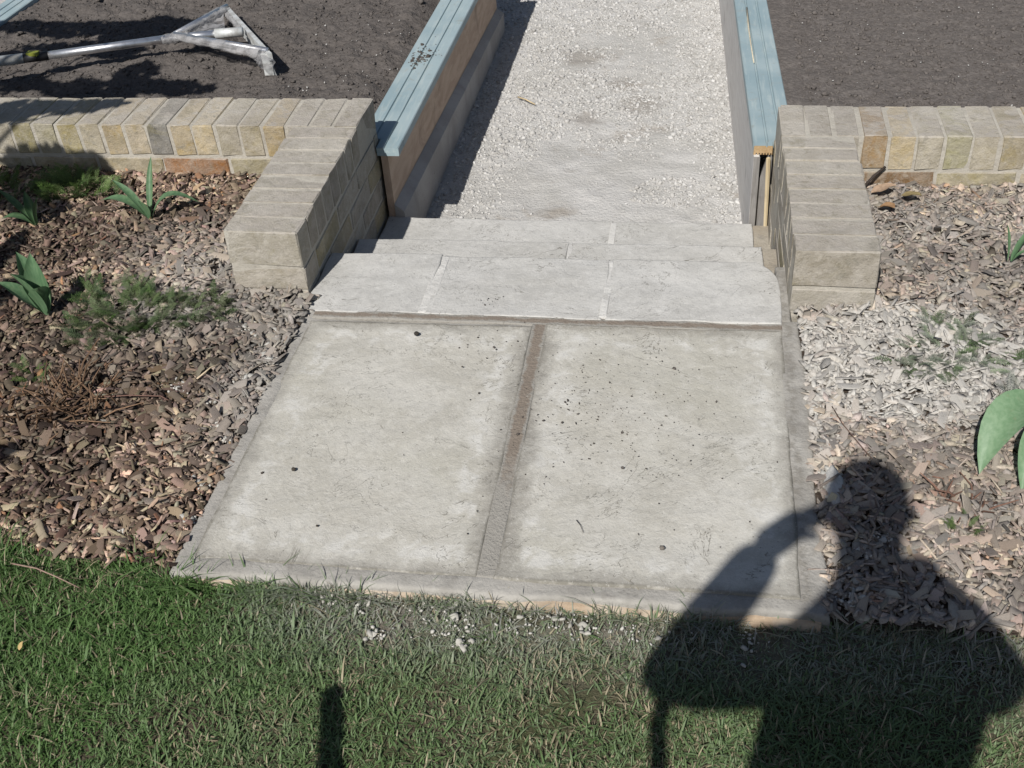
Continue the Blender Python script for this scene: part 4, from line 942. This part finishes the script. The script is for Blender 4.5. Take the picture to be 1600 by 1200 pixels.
# ---- grass
def grass():
    r = np.random.default_rng(99); x0, x1, y0, y1 = -.75, 2.0, -.62, .075; N = 150000
    x = r.uniform(x0, x1, N); y = r.uniform(y0, y1, N); nf = 5200; x[:nf] = r.uniform(-.05, 1.32, nf); y[:nf] = -.010 - np.abs(r.normal(0, .010, nf)); fr = np.arange(N) < nf; dn = fbm(x * 5, y * 5, 91) + .5
    bare = np.exp(-((x - .86) / .10) ** 2 - ((y + .20) / .06) ** 2) * .95 + np.exp(-((x - .78) / .12) ** 2 - ((y + .30) / .05) ** 2) * .6 + np.exp(-((x - .16) / .06) ** 2 - ((y + .33) / .04) ** 2) * .7 + np.exp(-((x - .95) / .08) ** 2 - ((y + .045) / .03) ** 2) * .7
    wornd = sstep(-.22, -.02, y) * sstep(.15, .35, x) * (.12 + .55 * sstep(0, .18, fbm(x * 11, y * 11, 98)))
    keep = (y < lawn_edge(x) + .012 * r.normal(0, 1, N)) & (r.uniform(0, 1, N) < (.45 + .9 * dn) * (1 - bare) * (1 - wornd)) & ~((y > -.005) & (x > .0) & (x < W_))
    keep = keep & (~fr | (fbm(x * 8, 2 + 0 * x, 94) > -.06)); x, y = x[keep], y[keep]; N = len(x); dn = dn[keep]; bare = bare[keep]; fr = fr[keep]
    h = np.clip(r.lognormal(math.log(.0135), .40, N), .004, .040) * (.65 + .6 * dn) * (1 + .75 * sstep(.15, -.35, x)) * (1 + .5 * sstep(-.05, -.01, y)) ; h = np.where(fr, h * 1.5 + .004, h); w_ = r.lognormal(math.log(.00112), .34, N)
    hd = r.uniform(0, 2 * math.pi, N); lean = np.abs(r.normal(.75, .45, N)); z = lawn_z(x, y) - .002
    D = np.stack([np.cos(hd), np.sin(hd)], 1); S = np.stack([-np.sin(hd), np.cos(hd)], 1)
    V = np.zeros((N, 7, 3))
    for lv, (t, ww) in enumerate(((0, .8), (.4, 1.0), (.75, .7))):
        off = h * t * lean * (.5 + t * .6); zz = z + h * t * (1 - .25 * lean * t)
        for k, s_ in enumerate((-1, 1)):
            V[:, lv * 2 + k, 0] = x + D[:, 0] * off + S[:, 0] * s_ * w_ * ww; V[:, lv * 2 + k, 1] = y + D[:, 1] * off + S[:, 1] * s_ * w_ * ww; V[:, lv * 2 + k, 2] = zz
    off = h * lean * 1.1; V[:, 6, 0] = x + D[:, 0] * off; V[:, 6, 1] = y + D[:, 1] * off; V[:, 6, 2] = z + h * (1 - .3 * lean)
    V[:, :, 2] = np.maximum(V[:, :, 2], z[:, None] + .001)
    f = np.array([(0, 1, 3), (0, 3, 2), (2, 3, 5), (2, 5, 4), (4, 5, 6)])
    F = (f[None] + (np.arange(N) * 7)[:, None, None]).reshape(-1, 3)
    c1 = np.array([.075, .155, .040]); c2 = np.array([.145, .235, .085]); c3 = np.array([.215, .265, .155]); u = r.uniform(0, 1, (N, 1))
    t_ = c1 * (1 - u) + c2 * u
    gy = np.clip(sstep(-.05, .4, x) * .62 + 1.1 * fbm(x * 6, y * 6, 95), 0, 1)[:, None] * r.uniform(.2, 1, (N, 1)); t_ = t_ * (1 - gy) + c3 * gy
    dry = (r.uniform(0, 1, N) < .06 + .35 * bare + .16 * sstep(.02, .2, fbm(x * 7, y * 7, 96)) + .10 * sstep(-.2, -.45, y) * sstep(.1, .4, x))[:, None]; t_ = np.where(dry, np.array([.38, .33, .22]) * r.uniform(.6, 1.2, (N, 1)), t_)
    du = (sstep(-.24, -.03, y) * sstep(.05, .35, x) * r.uniform(0, 1.15, N) * (.6 + 1.2 * (fbm(x * 9, y * 9, 97) + .3)).clip(0, 1))[:, None]; t_ = t_ * (1 - du) + np.array([.38, .38, .34]) * du
    o = wobj('grass', V.reshape(-1, 3), F, M['grass'], None, (0, 0, 0), tint=np.repeat(t_, 7, 0)); meta(o, 'short green and dusty grass of the lawn in front of the slabs', 'grass', kind='stuff')
grass()

# ---- photographer, behind the lens: only the shadow falls into the picture
per = empty('person', (1.03, -1.70, -.045), label='photographer in a dark coat holding a compact camera up to the face', cat='person')
def skin_obj(name, verts, edges, rad, mat, root=0, parent=per, sub=2):
    o0 = np.array(parent['_w']); me = bpy.data.meshes.new(name); me.from_pydata([tuple(np.array(v) - o0) for v in verts], edges, []); me.materials.append(mat)
    o = link(name, me, parent); m1 = o.modifiers.new('skin', 'SKIN')
    sv = me.skin_vertices[0].data
    for i, r_ in enumerate(rad): sv[i].radius = r_ if hasattr(r_, '__len__') else (r_, r_); sv[i].use_root = (i == root)
    m1.use_smooth_shade = True; m2 = o.modifiers.new('sub', 'SUBSURF'); m2.levels = sub; m2.render_levels = sub; return o
# the body, one surface: pelvis, trunk, head, arms, legs
bv = [(1.005, -1.70, 1.0), (1.005, -1.69, 1.2), (1.005, -1.68, 1.42), (1.0, -1.68, 1.62), (.98, -1.64, 1.76), (.968, -1.585, 1.83), (.962, -1.555, 1.92), (.960, -1.55, 1.975),
      (.86, -1.67, 1.60), (.665, -1.57, 1.415), (.752, -1.51, 1.575), (.822, -1.478, 1.705),
      (1.165, -1.67, 1.655), (1.235, -1.60, 1.50), (1.18, -1.51, 1.56), (1.115, -1.48, 1.635),
      (.92, -1.70, .92), (.90, -1.67, .50), (.89, -1.70, .08), (.885, -1.60, .0),
      (1.09, -1.70, .92), (1.11, -1.67, .50), (1.115, -1.70, .08), (1.12, -1.60, .0)]
be = [(0, 1), (1, 2), (2, 3), (3, 4), (4, 5), (5, 6), (6, 7), (3, 8), (8, 9), (9, 10), (10, 11), (3, 12), (12, 13), (13, 14), (14, 15), (0, 16), (16, 17), (17, 18), (18, 19), (0, 20), (20, 21), (21, 22), (22, 23)]
br = [(.165, .12), (.16, .115), (.165, .12), (.145, .10), .062, .056, (.082, .10), (.066, .08), .066, .05, .036, .030, .082, .066, .05, .032, .10, .068, .048, .04, .10, .068, .048, .04]
skin_obj('body', bv, be, br, M['skin'])
cv = [(1.005, -1.69, .88), (1.005, -1.69, 1.05), (1.005, -1.69, 1.2), (1.005, -1.68, 1.42), (1.0, -1.68, 1.62), (.985, -1.655, 1.72), (.86, -1.67, 1.60), (.662, -1.572, 1.412), (.742, -1.526, 1.545), (.812, -1.482, 1.69), (1.165, -1.67, 1.65), (1.235, -1.60, 1.495), (1.19, -1.52, 1.55), (1.15, -1.49, 1.59)]
ce = [(0, 1), (1, 2), (2, 3), (3, 4), (4, 5), (4, 6), (6, 7), (7, 8), (8, 9), (4, 10), (10, 11), (11, 12), (12, 13)]
cr = [(.20, .15), (.198, .145), (.195, .135), (.19, .135), (.155, .11),   .070, .078, .068, .057, .050, .085, .075, .058, .05]
skin_obj('coat', cv, ce, cr, M['coat'])
for s_ in (0, 1):
    p = [bv[0]] + [bv[16 + 4 * s_ + k] for k in range(3)]
    skin_obj('trouser_leg', p[1:], [(0, 1), (1, 2)], [.125, .088, .072], M['trousers'])
    Acc().tube([(p[3][0], p[3][1] - .06, -.0), (p[3][0], p[3][1] + .1, .0), (p[3][0], p[3][1] + .2, -.012)], [.05, .048, .034], 10).obj('shoe', M['coat'], per, smooth=True)
hv = np.array([.960, -1.565, 1.92]); V, F = [], []
for i in range(9):
    for k in range(16):
        th = i / 8 * 1.75; ph = 2 * math.pi * k / 16; V.append(hv + (.088 * math.sin(th) * math.cos(ph), -.012 + .108 * math.sin(th) * math.sin(ph), .108 * math.cos(th)))
for i in range(8):
    for k in range(16): F.append((i * 16 + k, (i + 1) * 16 + k, (i + 1) * 16 + (k + 1) % 16, i * 16 + (k + 1) % 16))
wobj('hair', V, F, M['hair'], per, smooth=True)
Acc().tube([(.96, -1.455, 1.89), (.96, -1.437, 1.865), (.96, -1.452, 1.855)], [.008, .014, .012], 8).obj('nose', M['skin'], per, smooth=True)
for s_ in (-1, 1):
    Acc().tube([(.96 + s_ * .083, -1.565, 1.915), (.96 + s_ * .093, -1.572, 1.89), (.96 + s_ * .083, -1.56, 1.86)], [.008, .014, .008], 8).obj('ear', M['skin'], per, smooth=True)
    Acc().tube([(.96 + s_ * .032, -1.463, 1.90), (.96 + s_ * .032, -1.455, 1.90)], [.011, .008], 10).obj('eye', M['alu_dull'], per, smooth=True)
Acc().tube([(.938, -1.462, 1.825), (.96, -1.453, 1.824), (.982, -1.462, 1.825)], [.004, .007, .004], 8).obj('mouth', M['skin'], per, smooth=True)
# hands: palm, four fingers curled on the camera body, thumb below
cb = CAM + (0, -.03, 0)
for s_, wr_ in ((-1, np.array(bv[11])), (1, np.array(bv[15]))):
    grip = CAM + (np.array([.055, -.045, .0]) if s_ > 0 else np.array([-.145, -.035, .118])); pv = [wr_ + (wr_ - grip) * .5, wr_, wr_ * .4 + grip * .6]
    skin_obj('palm', pv + [grip], [(0, 1), (1, 2), (2, 3)], [.036, .036, (.042, .030), (.036, .026)], M['skin'])
    for k in range(4):
        b0 = grip + (s_ * .008, -.006, .026 - .017 * k); L = (.055, .062, .058, .046)[k]
        skin_obj('finger', [pv[2] * .3 + b0 * .7, b0, b0 + (-s_ * L * .45, .010, .004), b0 + (-s_ * L * .85, .004, .002)], [(0, 1), (1, 2), (2, 3)], [.0095, .009, .0085, .007], M['skin'], sub=1)
    skin_obj('thumb', [pv[2], grip + (s_ * .0, -.02, -.03), grip + (-s_ * .03, -.026, -.022)], [(0, 1), (1, 2)], [.013, .011, .009], M['skin'], sub=1)
cam_obj = empty('compact_camera', tuple(CAM + (0, -.03, -.03)), label='compact digital camera held up by the photographer', cat='camera')
mwr = Matrix(ROT.T.tolist()) @ Matrix(((1, 0, 0), (0, 1, 0), (0, 0, -1)))
def camspace(P): return [tuple(CAM + p[0] * ROT[0] + p[1] * ROT[1] + p[2] * ROT[2]) for p in P]
a = Acc().box((-.048, -.030, -.052), (.048, .030, -.027)); wobj('camera_body', camspace(a.V), a.F, M['silver'], cam_obj)
a = Acc().tube([(0, 0, -.027), (0, 0, -.006)], .019, 20); wobj('lens_barrel', camspace(a.V), a.F, M['silver'], cam_obj, smooth=True)
a = Acc().tube([(-.03, .030, -.04), (-.03, .035, -.04)], .006, 10); wobj('shutter_button', camspace(a.V), a.F, M['blackplastic'], cam_obj)
# strap of a bag hanging from the left elbow, unseen, casting the thin strip beside the body shadow
Acc().tube([(.685, -1.575, 1.42), (.687, -1.58, 1.34), (.71, -1.58, 1.25), (.80, -1.60, .9)], [.016, .016, .016, .016], 8).obj('unseen_bag_strap', M['coat'], per, smooth=True)
# garden stake whose shadow reaches the turf
st = empty('garden_stake', (.60, -.955, -.05), label='round wooden garden stake leaning in the lawn near the photographer', cat='stake')
Acc().tube([(.60, -.955, -.2), (.60, -.955, -.04), (.235, -.995, .74)], .021, 14).obj('shaft', M['bark'], st, smooth=True)
Acc().tube([(.235, -.995, .74), (.230, -.996, .752)], [.021, .012], 14).obj('tip', M['bark'], st, smooth=True)

# ---- small tree left of the frame, its boughs shade the left corner
tree = empty('garden_tree', (-2.75, -.15, -.04), label='small leafy garden tree standing left of the mulch bed', cat='tree')
Acc().tube([(-2.75, -.15, -.06), (-2.73, -.12, .8), (-2.70, -.05, 1.6), (-2.66, 0, 2.6)], [.06, .05, .04, .02], 10).obj('trunk', M['bark'], tree, smooth=True)
lv = []; lt = []
def clump(cx, cy, z, rx, ry, ang, drop, n, seed):
    r = np.random.default_rng(seed); c = np.array([cx, cy, z]) - SUN * drop; a_ = r.uniform(0, 2 * math.pi, n); q_ = np.sqrt(r.uniform(0, 1, n))
    ux, uy = q_ * np.cos(a_) * rx, q_ * np.sin(a_) * ry; x = ux * math.cos(ang) - uy * math.sin(ang); y = ux * math.sin(ang) + uy * math.cos(ang)
    h = r.normal(0, .07, n); lv.append(np.stack([c[0] + x - SUN[0] * h, c[1] + y - SUN[1] * h, c[2] + h], 1)); return c
ctr = []
SH = [(-1.64, 2.898, 0.03, 0.305, 0.081, -0.02, 1.15),
      (-1.18, 2.862, 0.03, 0.252, 0.145, -0.02, 1.15),
      (-1.50, 2.686, 0.03, 0.209, 0.055, -0.01, 1.15),
      (-1.27, 2.644, 0.03, 0.123, 0.080, -0.01, 1.15),
      (-1.72, 2.595, 0.03, 0.078, 0.060, -0.01, 1.15),
      (-1.25, 2.793, 0.03, 0.168, 0.099, -0.01, 1.15),
      (-1.52, 2.319, 0.03, 0.118, 0.060, 0.00, 1.15),
      (-1.20, 2.285, 0.03, 0.241, 0.077, 0.00, 1.15),
      (-0.94, 2.303, 0.03, 0.188, 0.064, 0.00, 1.15),
      (-1.10, 2.421, 0.03, 0.083, 0.099, -0.00, 1.15),
      (-1.16, 2.205, 0.03, 0.150, 0.034, 0.01, 1.15),
      (-1.41, 2.142, 0.05, 0.113, 0.022, 0.01, 1.15),
      (-1.16, 1.754, 0.19, 0.113, 0.065, 0.01, 1.15),
      (-1.00, 1.766, 0.19, 0.134, 0.050, 0.01, 1.15),
      (-0.90, 1.791, 0.19, 0.089, 0.025, 0.01, 1.15),
      (-1.16, 1.677, 0.19, 0.058, 0.034, 0.01, 1.15),
      (-1.04, 1.633, 0.05, 0.188, 0.064, 0.03, 1.15),
      (-1.06, 1.567, 0.04, 0.164, 0.080, 0.03, 1.15),
      (-1.08, 1.449, 0.04, 0.086, 0.093, 0.03, 1.15),
      (-0.97, 1.383, 0.04, 0.094, 0.057, 0.03, 1.15),
      (-0.95, 1.136, 0.04, 0.028, 0.110, 0.04, 1.15),
      (-0.85, 0.929, 0.03, 0.034, 0.058, 0.05, 1.15),
      (-0.52, 0.310, 0.01, 0.018, 0.022, 0.08, 1.15),
      (-0.90, 1.601, 0.05, 0.065, 0.035, 0.03, 1.15),
      ]
for k, (cx, cy, z, rx, ry, an, dr) in enumerate(SH): ctr.append(clump(cx, cy, z, rx, ry, an, dr, int(30000 * rx * ry) + 30, 700 + k))
P = np.concatenate(lv); N = len(P); r = np.random.default_rng(555)
LT = (np.array([(-.5, 0, 0), (-.15, .28, .03), (.25, .22, .03), (.5, 0, 0), (.25, -.22, .03), (-.15, -.28, .03)]), np.array([(0, 1, 5), (1, 2, 4), (1, 4, 5), (2, 3, 4)]))
V, F, own = scatter([LT], P, rotz_tilt(N, .5, r), r.uniform(.03, .05, (N, 1)) * np.ones((1, 3)), np.zeros(N, int))
tt = np.array([.05, .10, .03]) * r.uniform(.7, 1.5, (N, 1)); o = wobj('crown', V, F, M['leafy'], tree, (-2.7, 0, 1.2), tint=tt[own]); o['kind'] = 'stuff'
for k, c in enumerate(ctr):
    s_ = np.array([-2.72 + .003 * k, -.1 + .004 * k, .75 + .05 * (k % 14)]); m_ = s_ * .5 + c * .5 + (0, 0, .10)
    Acc().tube([s_, m_, c], [.016, .011, .005], 6).obj('branch', M['bark'], tree, smooth=True)

for o in bpy.data.objects:
    if '_w' in o: del o['_w']
